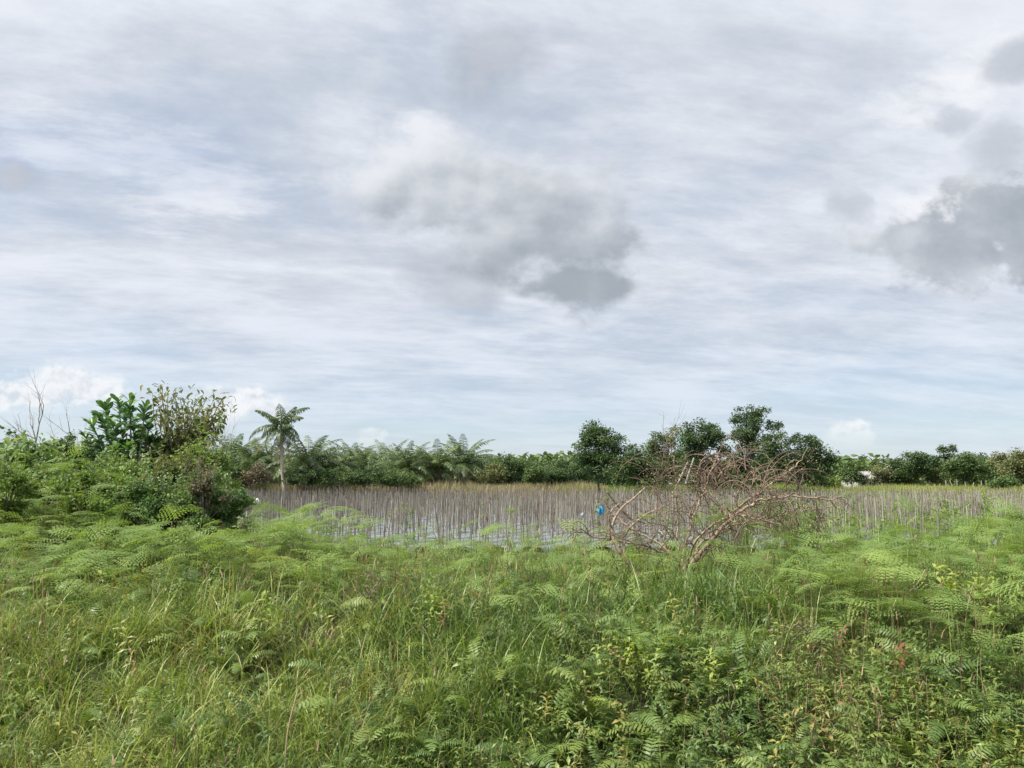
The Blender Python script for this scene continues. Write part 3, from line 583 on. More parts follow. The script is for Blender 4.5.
# palms -----------------------------------------------------------------------
def frond(mb, base, head, L, el, droop, npair, ll, lw, rs, t, hang=.5, K=8):
    """one feather frond: rachis tube plus leaflet pairs"""
    h = np.array((math.cos(head), math.sin(head), 0)); side = np.array((-math.sin(head), math.cos(head), 0)); p = [np.array(base, float)]; dirs = []
    for k in range(K):
        a = el - droop * ((k + .5) / K) ** 1.2; d = h * math.cos(a) + np.array((0, 0, math.sin(a))); dirs.append(d); p.append(p[-1] + d * L / K)
    p = np.array(p); dirs.append(dirs[-1]); dirs = np.array(dirs); tube(mb, p, np.linspace(.045, .008, K + 1), 3, .9)
    s = np.linspace(.16, .99, npair); q = np.stack([np.interp(s * K, np.arange(K + 1), p[:, i]) for i in range(3)], -1); dd = np.stack([np.interp(s * K, np.arange(K + 1), dirs[:, i]) for i in range(3)], -1)
    ln = ll * (np.sin(np.clip(s * 1.05, 0, 1) * math.pi * .86 + .25)) ** .7 + .08
    for sg in (-1, 1):
        a = side * sg + dd * .55 + rs.normal(0, .10, (npair, 3)) + np.array((0, 0, -hang)) * rs.uniform(.4, 1.3, npair)[:, None]; a /= np.linalg.norm(a, axis=1)[:, None]
        e1 = q + a * (ln * .55)[:, None]; a2 = a + np.array((0, 0, -.7 * hang - .15)); a2 /= np.linalg.norm(a2, axis=1)[:, None]; e2 = e1 + a2 * (ln * .45)[:, None]
        wv = dd * lw * .5; V = np.stack([q - wv * .6, q + wv * .6, e1 + wv, e1 - wv, e2], 1); i = np.arange(npair)[:, None] * 5
        mb.add(V, i + np.array([[0, 1, 2, 3]]), np.clip(t + rs.normal(0, .12, npair), 0, 1)); mb.add(V, i + np.array([[3, 2, 4]]), np.clip(t + rs.normal(0, .12, npair), 0, 1))
def oil_palm_proto(seed, h, nf, L):
    rs = np.random.default_rng(seed); t = empty('oil_palm', (0, 0, 0))
    mb = MB(); zs = np.linspace(-.1, h, 9); tube(mb, np.stack([0 * zs, 0 * zs, zs], -1), .34 + .05 * np.sin(zs * 9), 8, .4)
    for k in range(46):
        a = k * 2.4; z = .3 + (h - .2) * k / 46; c = np.array((math.cos(a), math.sin(a), 0)); tube(mb, [c * .28 + (0, 0, z), c * .55 + (0, 0, z + .22)], [.08, .04], 4, .4)
    mb.build('trunk', M['bark'], t)
    mb = MB()
    for k in range(nf):
        u = (k + .5) / nf; frond(mb, (0, 0, h), k * 2.399 + rs.normal(0, .1), L * rs.uniform(.85, 1.1) * (1 - .15 * (1 - u)), R(88 - 78 * u + rs.normal(0, 5)), R(62 + 45 * u), 30, .62, .075, rs, rs.random() * .8, .45)
    mb.build('fronds', M['palm'], t)
    mb = MB()
    for k in range(8): frond(mb, (0, 0, h - .2), k * .9 + rs.normal(0, .2), L * .75, R(-15), R(70), 22, .45, .07, rs, rs.random(), .7)
    mb.build('dead_fronds', M['palmdry'], t); return t
protos = [oil_palm_proto(5, 2.0, 34, 4.2), oil_palm_proto(6, 2.5, 38, 4.6), oil_palm_proto(8, 1.6, 30, 3.9)]
used = [False] * 3
def place_palm(k, x, d, s, rz, label, group):
    o = protos[k] if not used[k] else copy_tree(protos[k]); used[k] = True
    o.location = (wx(x, d), d, float(gz(0, d))); o.scale = (s, s, s); o.rotation_euler = (0, 0, rz); tag(o, label, 'palm tree', group)
rs_ = np.random.default_rng(77); xs_ = sorted([208, 230, 248, 262, 306, 320, 334, 352, 370, 388, 404, 424, 440, 462])
for i, x in enumerate(xs_):
    front_ = i % 2 == 0; lab = 'left' if x < 282 else 'right'
    n_ = (xs_.index(x) - 3 if x > 282 else 4 - xs_.index(x))
    place_palm(i % 3, x + rs_.normal(0, 2), (86 if front_ else 97) + rs_.normal(0, 1.5), rs_.uniform(1.05, 1.28) * (1 if front_ else 1.15), rs_.uniform(0, 6.28), f'oil palm, {ordn[n_ - 1]} to the {lab} of the tall coconut palm', 'oil palms of the row behind the field')
for i, (x, d, s) in enumerate([(6, 52, 1.05), (34, 56, 1.1), (64, 58, 1.05), (95, 54, 1.0), (128, 58, .9), (160, 62, .85), (192, 68, .85)]):
    place_palm((i + 1) % 3, x, d, s, rs_.uniform(0, 6.28), f'oil palm behind the left thicket, {ordn[i]} from the left edge', 'oil palms behind the left thicket')
def coconut():
    rs = np.random.default_rng(9); d = 80; b = np.array((wx(284, d), d, float(gz(wx(284, d), d)))); t = empty('coconut_palm', b, 0, 'tall slim coconut palm with bare curved trunk standing at the field edge', 'palm tree')
    top = pt(281, 428, d) - b; mb = MB(); P_ = smooth_path([(0, 0, -.1), (.05, 0, 1.2), (-.20, 0, 3.2), top], 6)
    tube(mb, P_, np.linspace(.25, .17, len(P_)), 8, .5); mb.build('trunk', M['bark_coco'], t, smooth=True)
    mb = MB(); n = 21
    for k in range(n):
        u = (k + .5) / n; frond(mb, top + (0, 0, .1), k * 2.399 + .3 + rs.normal(0, .25), 3.5 * rs.uniform(.6, 1.15), R(88 - 108 * u + rs.normal(0, 14)), R(66 + 40 * u + rs.normal(0, 22)), 40, .75, .085, rs, rs.random() * .4, 1.1)
    mb.build('fronds', M['palm'], t)
    mb = MB()
    for hd, el in ((.3, -35), (3.3, -30), (3.0, -58), (5.9, -55), (1.6, -60), (4.6, -62)): frond(mb, top - (0, 0, .1), hd, 3.7, R(el), R(38), 26, .55, .07, rs, rs.random(), .9)
    mb.build('dead_fronds', M['palmdry'], t)
    for k in range(5):
        a = k * 1.3; me = MB(); th = np.linspace(0, math.pi, 6); tube(me, np.stack([0 * th, 0 * th, -np.cos(th) * .13], -1), np.sin(th) * .10 + .005, 7, .5)
        o = me.build('coconut', M['shrub'], t, smooth=True); o.location = tuple(top + np.array((math.cos(a) * .3, math.sin(a) * .3, -.25)))
coconut()
# dry brown undergrowth and shade bushes below the palms
for k, (x, y, r, ry, mt, lab) in enumerate([(222, 474, 12, 9, 'brownleaf', 'withered brown bush behind the thicket, left of the coconut palm'), (252, 474, 14, 9, 'brownleaf', 'rusty brown bush immediately left of the coconut trunk'), (305, 475, 14, 8, 'tree_a', 'dark low bush immediately right of the coconut trunk'), (335, 477, 16, 7, 'tree_b', 'rounded green bush right of the dark low bush under the palms'), (368, 477, 14, 7, 'tree_a', 'dark bush under the palms midway along the row'), (400, 477, 15, 6, 'tree_b', 'green bush under the palms near the row end'), (232, 466, 14, 10, 'tree_b', 'green bush between thicket and brown bushes')]):
    tree_px('bush', lab, 80, [(x, y, r, ry), (x - r * .7, y + 3, r * .6, ry * .8), (x + r * .7, y + 3, r * .6, ry * .8)], x, mt, 2600, .6, 45, .2, seed=90 + k, cat='bush', group='bushes under the oil palms')
# far-off wood closing the horizon
def far_wood():
    rs = np.random.default_rng(5); mb = MB(); n = 60000; x = rs.uniform(-330, 330, n); y = 150 + 25 * rs.random(n) + .08 * np.abs(x); top = 5.2 + 1.6 * pnoise(x, y * 0, .11) + 1.2 * pnoise(x, 0 * y, .31, 2)
    p = np.stack([x, y, 1 + top * rs.random(n) ** .85], -1); leaves(mb, p, rs.uniform(1.0, 1.9, n), rs.uniform(.35, .6, n), rs, rs.random(n))
    tag(mb.build('far_woods', M['tree_b']), 'distant belt of mixed woodland closing the horizon', 'woodland', kind='stuff')
far_wood()
# ------------------------------------------------------------------ left thicket
def rosette_tree():
    rs = np.random.default_rng(12); d = 17.0; b = np.array((wx(135, d), d, float(gz(wx(135, d), d)))); t = empty('large_leaf_tree', b, 0, 'young tree with upright rosettes of large dark glossy leaves above the thicket', 'tree')
    mt = MB(); ml = MB(); tube(mt, [(0, 0, -.1), (.03, 0, .6), (0, .02, 1.3)], [.07, .06, .05], 7, .5)
    tips = [(100, 413), (104, 402), (112, 418), (118, 396), (125, 410), (130, 397), (134, 416), (140, 426), (145, 404), (150, 418), (122, 428), (108, 432), (92, 420), (98, 440), (155, 432), (147, 438), (85, 432), (128, 442), (116, 444), (160, 444)]
    for (x, y) in tips:
        e = pt(x, y + 4, d + rs.normal(0, .45)) - b; s_ = np.array((0, 0, rs.uniform(.7, 1.4))); m_ = s_ * .45 + e * .55; m_[2] -= .25
        P_ = smooth_path([s_, m_, e], 6); tube(mt, P_, np.linspace(.032, .010, len(P_)), 5, .5); ax = P_[-1] - P_[-4]; ax /= np.linalg.norm(ax)
        nl = 36; u = rs.random(nl); k = np.arange(nl) * 2.4; c = e - ax * (1 - u[:, None]) * .62; r_ = np.stack([np.cos(k), np.sin(k), 0 * k], -1)
        leaves_obovate(ml, c, r_ * (.95 - .4 * u[:, None]) + ax * (.45 + .6 * u[:, None]), rs.uniform(.17, .28, nl), rs, np.clip(.15 + .5 * rs.random(nl) + .35 * (u > .7), 0, 1))
    mt.build('trunk', M['bark'], t, smooth=True); ml.build('crown', M['glossy'], t)
def leaves_obovate(mb, C, ax, L, rs, t, wr=.42, droop=.25):
    n = len(C); a = ax / np.linalg.norm(ax, axis=1)[:, None]; up = np.array((0, 0, 1.0)) + rs.normal(0, .3, (n, 3)); b = np.cross(up, a); b /= np.linalg.norm(b, axis=1)[:, None]; nn = np.cross(a, b)
    L = np.broadcast_to(L, (n,))[:, None]
    prof = [(0, .04), (.35, .30), (.68, .5), (.90, .34), (1.0, .03)]
    V = []
    for s, w_ in prof:
        c = C + a * L * s - nn * L * droop * s * s
        for sg in (-1, 0, 1): V.append(c + b * sg * L * w_ * wr + nn * (abs(sg) * L * .10 * w_))
    V = np.stack(V, 1); K = len(prof); i = np.arange(n)[:, None] * (3 * K); fs = []
    for k in range(K - 1):
        for j in (0, 1): fs.append(i + np.array([[3 * k + j, 3 * k + j + 1, 3 * k + j + 4, 3 * k + j + 3]]))
    mb.add(V.reshape(-1, 3), np.concatenate(fs), np.tile(np.broadcast_to(t, (n,)), len(fs)))
rosette_tree()
def drooping_tree():
    rs = np.random.default_rng(14); d = 17.6; b = np.array((wx(178, d), d, float(gz(wx(178, d), d)))); t = empty('spreading_tree', b, 0, 'small tree with drooping olive brown leaves leaning right above the thicket', 'tree')
    mt = MB(); ml = MB(); tube(mt, smooth_path([(0, 0, -.1), (.05, 0, .8), (.0, .02, 1.7)], 3), np.linspace(.075, .055, 7), 7, .5)
    tips = [(152, 392), (160, 388), (168, 392), (175, 388), (180, 397), (188, 402), (196, 398), (205, 402), (215, 398), (223, 397), (226, 404), (212, 412), (200, 414), (188, 416), (176, 410), (165, 404), (158, 402), (196, 428), (208, 424), (184, 430), (172, 424), (214, 428), (190, 442), (204, 440), (220, 412), (166, 438), (178, 442)]
    for (x, y) in tips:
        e = pt(x, y, d + rs.normal(0, .5)) - b; s_ = np.array((0, 0, rs.uniform(1.0, 1.75))); m_ = s_ * .5 + e * .5 + rs.normal(0, .06, 3); m_[2] += .12
        P_ = smooth_path([s_, m_, e], 6); tube(mt, P_, np.linspace(.030, .007, len(P_)), 5, .5)
        nl = 60; ix = rs.integers(4, len(P_), nl); c = P_[ix] + rs.normal(0, .12, (nl, 3)); ax = rs.normal(0, .5, (nl, 3)) + (0, 0, -.75) + (P_[-1] - P_[-4]) * 2
        leaves_obovate(ml, c, ax, rs.uniform(.11, .20, nl), rs, rs.random(nl), .40, .35)
    mt.build('trunk', M['bark_pale'], t, smooth=True); ml.build('crown', M['olive'], t)
drooping_tree()
def gpos(x, d): return (wx(x, d), d, float(gz(wx(x, d), d)))
bare_tree('bare_tree', 'leafless pale forked tree, taller one left of the glossy leaved tree', gpos(50, 22), 3.8, 41, rad=.075, depth=3, spread=.42)
bare_tree('bare_tree', 'leafless thin tree just left of the large glossy leaves', gpos(87, 22), 4.2, 43, rad=.06, depth=3, spread=.42)
bare_tree('bare_sapling', 'thin bare sapling sticking up behind the olive brown tree', gpos(208, 19), 3.2, 44, rad=.02, depth=2, spread=.25)
bare_tree('bare_sapling', 'short bare pale shrub between the two leafless trees and the palms', gpos(36, 24), 2.6, 45, rad=.04, depth=3, spread=.45)
def shrub(name, label, x, y, rx, ry, d, mat, n, leaf, seed, group='shrubs of the left thicket', clump=.17, ncl=150, up=.2, obov=False):
    """shrub with its stems and its leaf mass, centred where the photo shows it"""
    n = int(n * 1.35); rs = np.random.default_rng(seed); s = d / F_PX; b = np.array(gpos(x, d)); c = pt(x, y + 5, d) - b
    t = empty(name, b, 0, label, 'shrub', group); R_ = np.array((rx * s, rx * s * .8, ry * s)); mb = MB()
    for k in range(12):
        e = c + rs.normal(0, .5, 3) * R_; tube(mb, smooth_path([(rs.normal(0, .08), rs.normal(0, .08), -.1), (c + e) / 2 * .5, e], 4), np.linspace(.022, .006, 9), 4, .5)
    wands = []
    for k in range(22):
        h_ = c + rs.normal(0, .5, 3) * R_; e = h_ + (rs.normal(0, .22), rs.normal(0, .22), rs.uniform(.05, .35)) + R_ * (0, 0, .45); tube(mb, smooth_path([h_, (h_ + e) / 2 + rs.normal(0, .04, 3), e], 3), np.linspace(.008, .003, 7), 3, .5); wands.append((h_, e))
    mb.build('stems', M['bark'], t); mb = MB(); bl = [(c, R_ * .85)]
    for k in range(9): bl.append((c + rs.normal(0, .70, 3) * R_ * (1, 1, .9), R_ * rs.uniform(.18, .5)))
    for k in range(4): bl.append((c * (1, 1, rs.uniform(.25, .6)) + rs.normal(0, .4, 3) * R_, R_ * rs.uniform(.4, .7)))
    bl = [(q, np.maximum(r_, .12)) for q, r_ in bl]
    p, ix = blobs_points(bl, n, rs, clump, ncl, .35); low = -0.05; p[:, 2] = np.maximum(p[:, 2], low + .2 * rs.random(n)); ct = rs.random(ncl)
    nw = n // 12; wi = rs.integers(0, 22, nw); u = rs.uniform(.2, 1, nw)[:, None]; ws_ = np.array([a_ for a_, _ in wands]); we_ = np.array([b_ for _, b_ in wands]); p[:nw] = ws_[wi] * (1 - u) + we_[wi] * u + rs.normal(0, .035, (nw, 3))
    L = leaf * .8 * rs.uniform(.5, 1.5, n); tt = np.clip(.5 * ct[ix] + .5 * rs.random(n), 0, 1)
    if obov: leaves_obovate(mb, p, rs.normal(0, 1, (n, 3)) + (0, 0, -.1), L, rs, tt)
    else: leaves(mb, p, L, L * .28, rs, tt, up)
    mb.build('foliage', M[mat], t); return t
shrub('shrub', 'pale green broad leaved plant at the left, below the leafless trees', 34, 454, 34, 18, 17.5, 'shrub', 560, .22, 1, obov=True, clump=.35, ncl=60)
shrub('shrub', 'rounded yellow green bush at the left edge of the photo', 8, 477, 18, 14, 14.0, 'bright', 5000, .07, 2, clump=.12)
shrub('shrub', 'dark shrub in the thicket right of the yellow green bush', 48, 478, 26, 18, 16.5, 'shrub', 5000, .10, 3)
shrub('shrub', 'green shrub directly below the large glossy leaves', 112, 472, 34, 18, 15.5, 'shrub', 9000, .09, 4)
shrub('shrub', 'light yellow green shrub below the olive brown tree', 170, 474, 30, 20, 15.0, 'olive', 8000, .08, 5)
shrub('shrub', 'bright green shrub between olive brown tree and brown bush', 210, 462, 20, 24, 15.6, 'bright', 5000, .08, 6)
shrub('shrub', 'dense dark low shrub at the right foot of the thicket', 218, 504, 26, 15, 14.6, 'shrub', 9000, .07, 7)
shrub('shrub', 'fine leaved shrub at the middle foot of the thicket', 160, 502, 38, 18, 14.2, 'shrub', 9000, .07, 8)
shrub('shrub', 'mid green shrub at the left foot of the thicket', 92, 492, 34, 18, 14.8, 'bright', 7000, .08, 9)
shrub('withered_shrub', 'withered reddish brown shrub at the right end of the thicket', 206, 482, 8, 16, 14.0, 'brownleaf', 1300, .06, 10, clump=.08, ncl=60)
shrub('shrub', 'tall dark shrub in the gap between glossy and olive trees', 152, 462, 24, 14, 18, 'tree_b', 7000, .11, 11)
shrub('shrub', 'shaded shrub behind the pale broad leaved plant', 68, 456, 26, 14, 19, 'tree_b', 7000, .12, 12)
shrub('shrub', 'light green rounded shrub filling the middle of the thicket', 128, 484, 40, 18, 14.8, 'bright', 9000, .075, 13)
shrub('shrub', 'leafy green shrub sloping down to the ferns at the right of the thicket', 192, 494, 36, 18, 14.2, 'shrub', 9000, .065, 14)
# ------------------------------------------------------------------ dead brushwood tree
def dead_tree():
    rs = np.random.default_rng(19); d = 13.0; b = np.array((wx(681, d), d, float(gz(wx(681, d), d)))); t = empty('dead_tree', b, 0, 'toppled leafless tree with tan limbs fanning into a brown twig tangle', 'dead tree')
    def P_(lst): return smooth_path([pt(x, y, d + dd) - b for (x, y, dd) in lst], 6)
    root = (680, 592, 0)
    limbs = [([root, (690, 566, 0), (712, 540, -.1), (735, 516, -.25), (757, 502, -.4), (790, 496, -.6), (832, 500, -.8)], .060, .012),
             ([root, (694, 568, .05), (716, 536, .1), (738, 508, .15), (765, 488, .3), (788, 472, .4), (802, 460, .5)], .055, .010),
             ([root, (686, 566, .1), (702, 544, .25), (724, 528, .45), (760, 520, .6), (800, 512, .8), (832, 506, 1.0)], .040, .010),
             ([root, (679, 560, 0), (678, 530, .05), (677, 500, .1), (675, 468, .1), (669, 438, .15)], .026, .008),
             ([root, (676, 560, -.05), (655, 549, -.2), (630, 543, -.35), (600, 538, -.5), (573, 529, -.6)], .034, .010),
             ([root, (674, 558, .1), (652, 540, .25), (630, 528, .35), (612, 512, .5), (606, 498, .5)], .030, .010),
             ([root, (688, 560, -.1), (698, 538, -.35), (722, 520, -.6), (742, 516, -.9), (780, 524, -1.1)], .036, .010),
             ([root, (683, 556, .2), (690, 530, .45), (700, 500, .7), (712, 470, .9), (722, 446, 1.0)], .030, .008)]
    mt = MB(); P0 = P_([(679, 604, 0), (680, 588, 0), (684, 574, 0)]); tube(mt, P0, np.linspace(.12, .09, len(P0)), 8, .5); mt.build('trunk', M['bark_tan'], t, smooth=True)
    tw = MB(); paths = []
    for k, (l, r0, r1) in enumerate(limbs):
        p = P_(l); p[1:-1] += rs.normal(0, .012, (len(p) - 2, 3)); mb = MB(); tube(mb, p, np.linspace(r0, r1, len(p)) * .80 * (1 + .10 * rs.normal(0, 1, len(p))), 7, .5); mb.build('branch', M['bark_tan'], t, smooth=True); paths.append(p)
    wgt = [1.5, 1.8, 1.2, .5, 1.0, .9, 1.2, 1.2]
    for p, w_ in zip(paths, wgt):
        for k in range(int(22 * w_)):
            i = rs.integers(len(p) // 4, len(p)); tan = p[min(i + 1, len(p) - 1)] - p[i - 1]; tan /= np.linalg.norm(tan)
            nd = tan * .8 + rs.normal(0, .55, 3); nd[2] = abs(nd[2]) * .9 + .25; lf = 1.0 if p[i][2] < 1.1 else .45
            branchy(tw, p[i], nd, lf * rs.uniform(.35, .95), rs.uniform(.006, .012), 2, rs, .65, -rs.uniform(.12, .34), 8, 2, None, .09, 4, .6)
    # long arching withes over the top
    for k in range(115):
        x0 = rs.uniform(655, 800) if k % 2 else rs.uniform(695, 775); y0 = rs.uniform(478, 548) if k % 2 else rs.uniform(470, 505); s0 = pt(x0, y0, d + rs.normal(0, .5)) - b; hd = rs.uniform(0, 6.28) if k % 3 else rs.choice([0.0, math.pi]) + rs.normal(0, .4)
        a0 = rs.uniform(.0, .5); cur = s0; pts = [s0]; L = rs.uniform(.7, 1.35); tot = rs.uniform(1.4, 3.0)
        for j in range(12):
            a = a0 + tot * j / 11; cur = cur + L / 12 * np.array((math.cos(hd) * math.sin(a), math.sin(hd) * math.sin(a), math.cos(a))) + rs.normal(0, .008, 3); pts.append(cur)
        tube(tw, pts, np.linspace(rs.uniform(.006, .012), .003, 13), 4, rs.random())
    # drooping mass of fine dead twigs at the right end
    for k in range(44):
        s0 = pt(rs.uniform(762, 826), rs.uniform(488, 520), d + rs.normal(0, .5)) - b
        branchy(tw, s0, (rs.normal(0, .5), rs.normal(0, .5), -.5), rs.uniform(.3, .8), .008, 1, rs, .5, -.12, 7, 3, None, .14, 3, .6)
    # cluster up the left stem
    for k in range(34):
        s0 = pt(rs.uniform(656, 676), rs.uniform(432, 500), d + rs.normal(0, .15)) - b; branchy(tw, s0, (rs.normal(0, .5), rs.normal(0, .4), .8), rs.uniform(.2, .45), .005, 1, rs, .5, 0, 5, 3, None, .14, 3, .6)
    for p in paths:
        for k in range(5):
            i = rs.integers(6, len(p) - 3); q = p[i]; dv_ = rs.normal(0, .6, 3); dv_[2] = abs(dv_[2]) + .2; tube(tw, [q, q + dv_ * rs.uniform(.06, .16)], [.012, .008], 5, .5)
    tw.build('twigs', M['twig'], t)
    mb = MB()
    for l in ([(678, 484, .3), (688, 462, .3)], [(686, 484, .2), (690, 470, .25), (694, 458, .3)]):
        p = np.array([pt(x, y, d + dd) - b for (x, y, dd) in l]); tube(mb, p, np.linspace(.022, .014, len(p)), 6, .5)
    mb.build('broken_stub', M['bark_pale'], t)
    # dead leaf scraps caught in the twigs
    mb = MB(); n = 1500; cs = np.array([pt(rs.uniform(640, 830), rs.uniform(455, 545), d + rs.normal(0, .5)) - b for _ in range(60)]); p = cs[rs.integers(0, 60, n)] + rs.normal(0, .10, (n, 3)); leaves(mb, p, rs.uniform(.03, .07, n), rs.uniform(.01, .02, n), rs, rs.random(n)); mb.build('dead_leaves', M['brownleaf'], t)
    # separate pale fallen bough left of it
    b2 = np.array((wx(648, d - .6), d - .6, float(gz(wx(648, d - .6), d - .6)))); t2 = empty('fallen_bough', b2, 0, 'pale curved bare bough rising from the grass left of the dead tree', 'dead branch')
    def Q(l): return smooth_path([pt(x, y, d - .6 + dd) - b2 for (x, y, dd) in l], 6)
    mb = MB(); p = Q([(652, 592, 0), (638, 574, 0), (624, 558, 0), (614, 540, .05), (613, 524, .1), (621, 509, .15), (634, 498, .2), (645, 488, .2)]); tube(mb, p, np.linspace(.036, .012, len(p)), 7, .5); mb.build('trunk', M['bark_tan'], t2, smooth=True)
    mb = MB(); p = Q([(626, 560, 0), (624, 545, .1), (628, 530, .2), (644, 516, .3), (664, 506, .4)]); tube(mb, p, np.linspace(.024, .009, len(p)), 6, .5)
    p = Q([(614, 532, .05), (609, 520, 0), (612, 510, 0), (620, 503, 0)]); tube(mb, p, np.linspace(.016, .007, len(p)), 6, .5)
    p = Q([(632, 520, .4), (620, 508, .3), (607, 492, .2)]); tube(mb, p, np.linspace(.022, .012, len(p)), 6, .5); mb.build('branch', M['bark_tan'], t2, smooth=True)
    mb = MB()
    for k in range(26):
        s0 = pt(rs.uniform(606, 660), rs.uniform(495, 545), d - .5 + rs.normal(0, .3)) - b2; branchy(mb, s0, (rs.normal(0, .8), rs.normal(0, .5), .5), rs.uniform(.3, .8), .007, 1, rs, .6, -.12, 7, 3, None, .12, 3, .6)
    mb.build('twigs', M['twig'], t2)
dead_tree()
# plastic litter caught on twigs ----------------------------------------------
def crumpled(name, label, x, y, d, w_, h_, col, seed):
    rs = np.random.default_rng(seed); m = bpy.data.materials.new(name); m.use_nodes = True; bs = m.node_tree.nodes['Principled BSDF']; bs.inputs['Base Color'].default_value = (*col, 1); bs.inputs['Roughness'].default_value = .35
    mb = MB(); nu = 9
    for q in range(3):   # three folded lobes of thin film gathered at a pinched top
        V = []; a0 = q * 2.1 + rs.uniform(0, 1)
        for i in range(nu):
            for j in range(nu):
                u = i / (nu - 1); v = (j / (nu - 1) - .5) * (.35 + 1.3 * math.sin(u * 2.4)); fold = .35 * math.sin(j * 1.9 + q + i * .5) + rs.normal(0, .16)
                V.append((math.cos(a0) * v * w_ * 1.5 + math.sin(a0) * fold * w_ * .6 + rs.normal(0, .05) * w_, math.sin(a0) * v * w_ * 1.2 + math.cos(a0) * fold * w_ * .6, (1 - 2.0 * u) * h_ + rs.normal(0, .10) * h_))
        mb.add(V, [[i * nu + j, i * nu + j + 1, (i + 1) * nu + j + 1, (i + 1) * nu + j] for i in range(nu - 1) for j in range(nu - 1)], .5)
    o = mb.build(name, m); o.location = tuple(pt(x, y, d)); o.rotation_euler = (.2, rs.uniform(-.5, .5), rs.uniform(0, 1)); tag(o, label, 'plastic bag')
crumpled('plastic_bag', 'crumpled bright blue plastic bag caught on the left twigs', 601, 510, 12.6, .06, .075, (.16, .50, .80), 3)
crumpled('plastic_scrap', 'small white plastic scrap below left of the blue bag', 583, 515, 12.7, .035, .04, (.55, .57, .66), 4)
crumpled('plastic_sack', 'white plastic sack hanging on the stakes right of the thicket', 257, 501, 27.0, .12, .10, (.80, .80, .80), 5)
crumpled('plastic_scrap', 'pale plastic scrap inside the dead twigs above the grass', 660, 533, 13.6, .04, .035, (.62, .63, .68), 6)
crumpled('plastic_scrap', 'white scrap caught near the right end of the dead twigs', 808, 500, 13.4, .05, .04, (.66, .66, .68), 7)
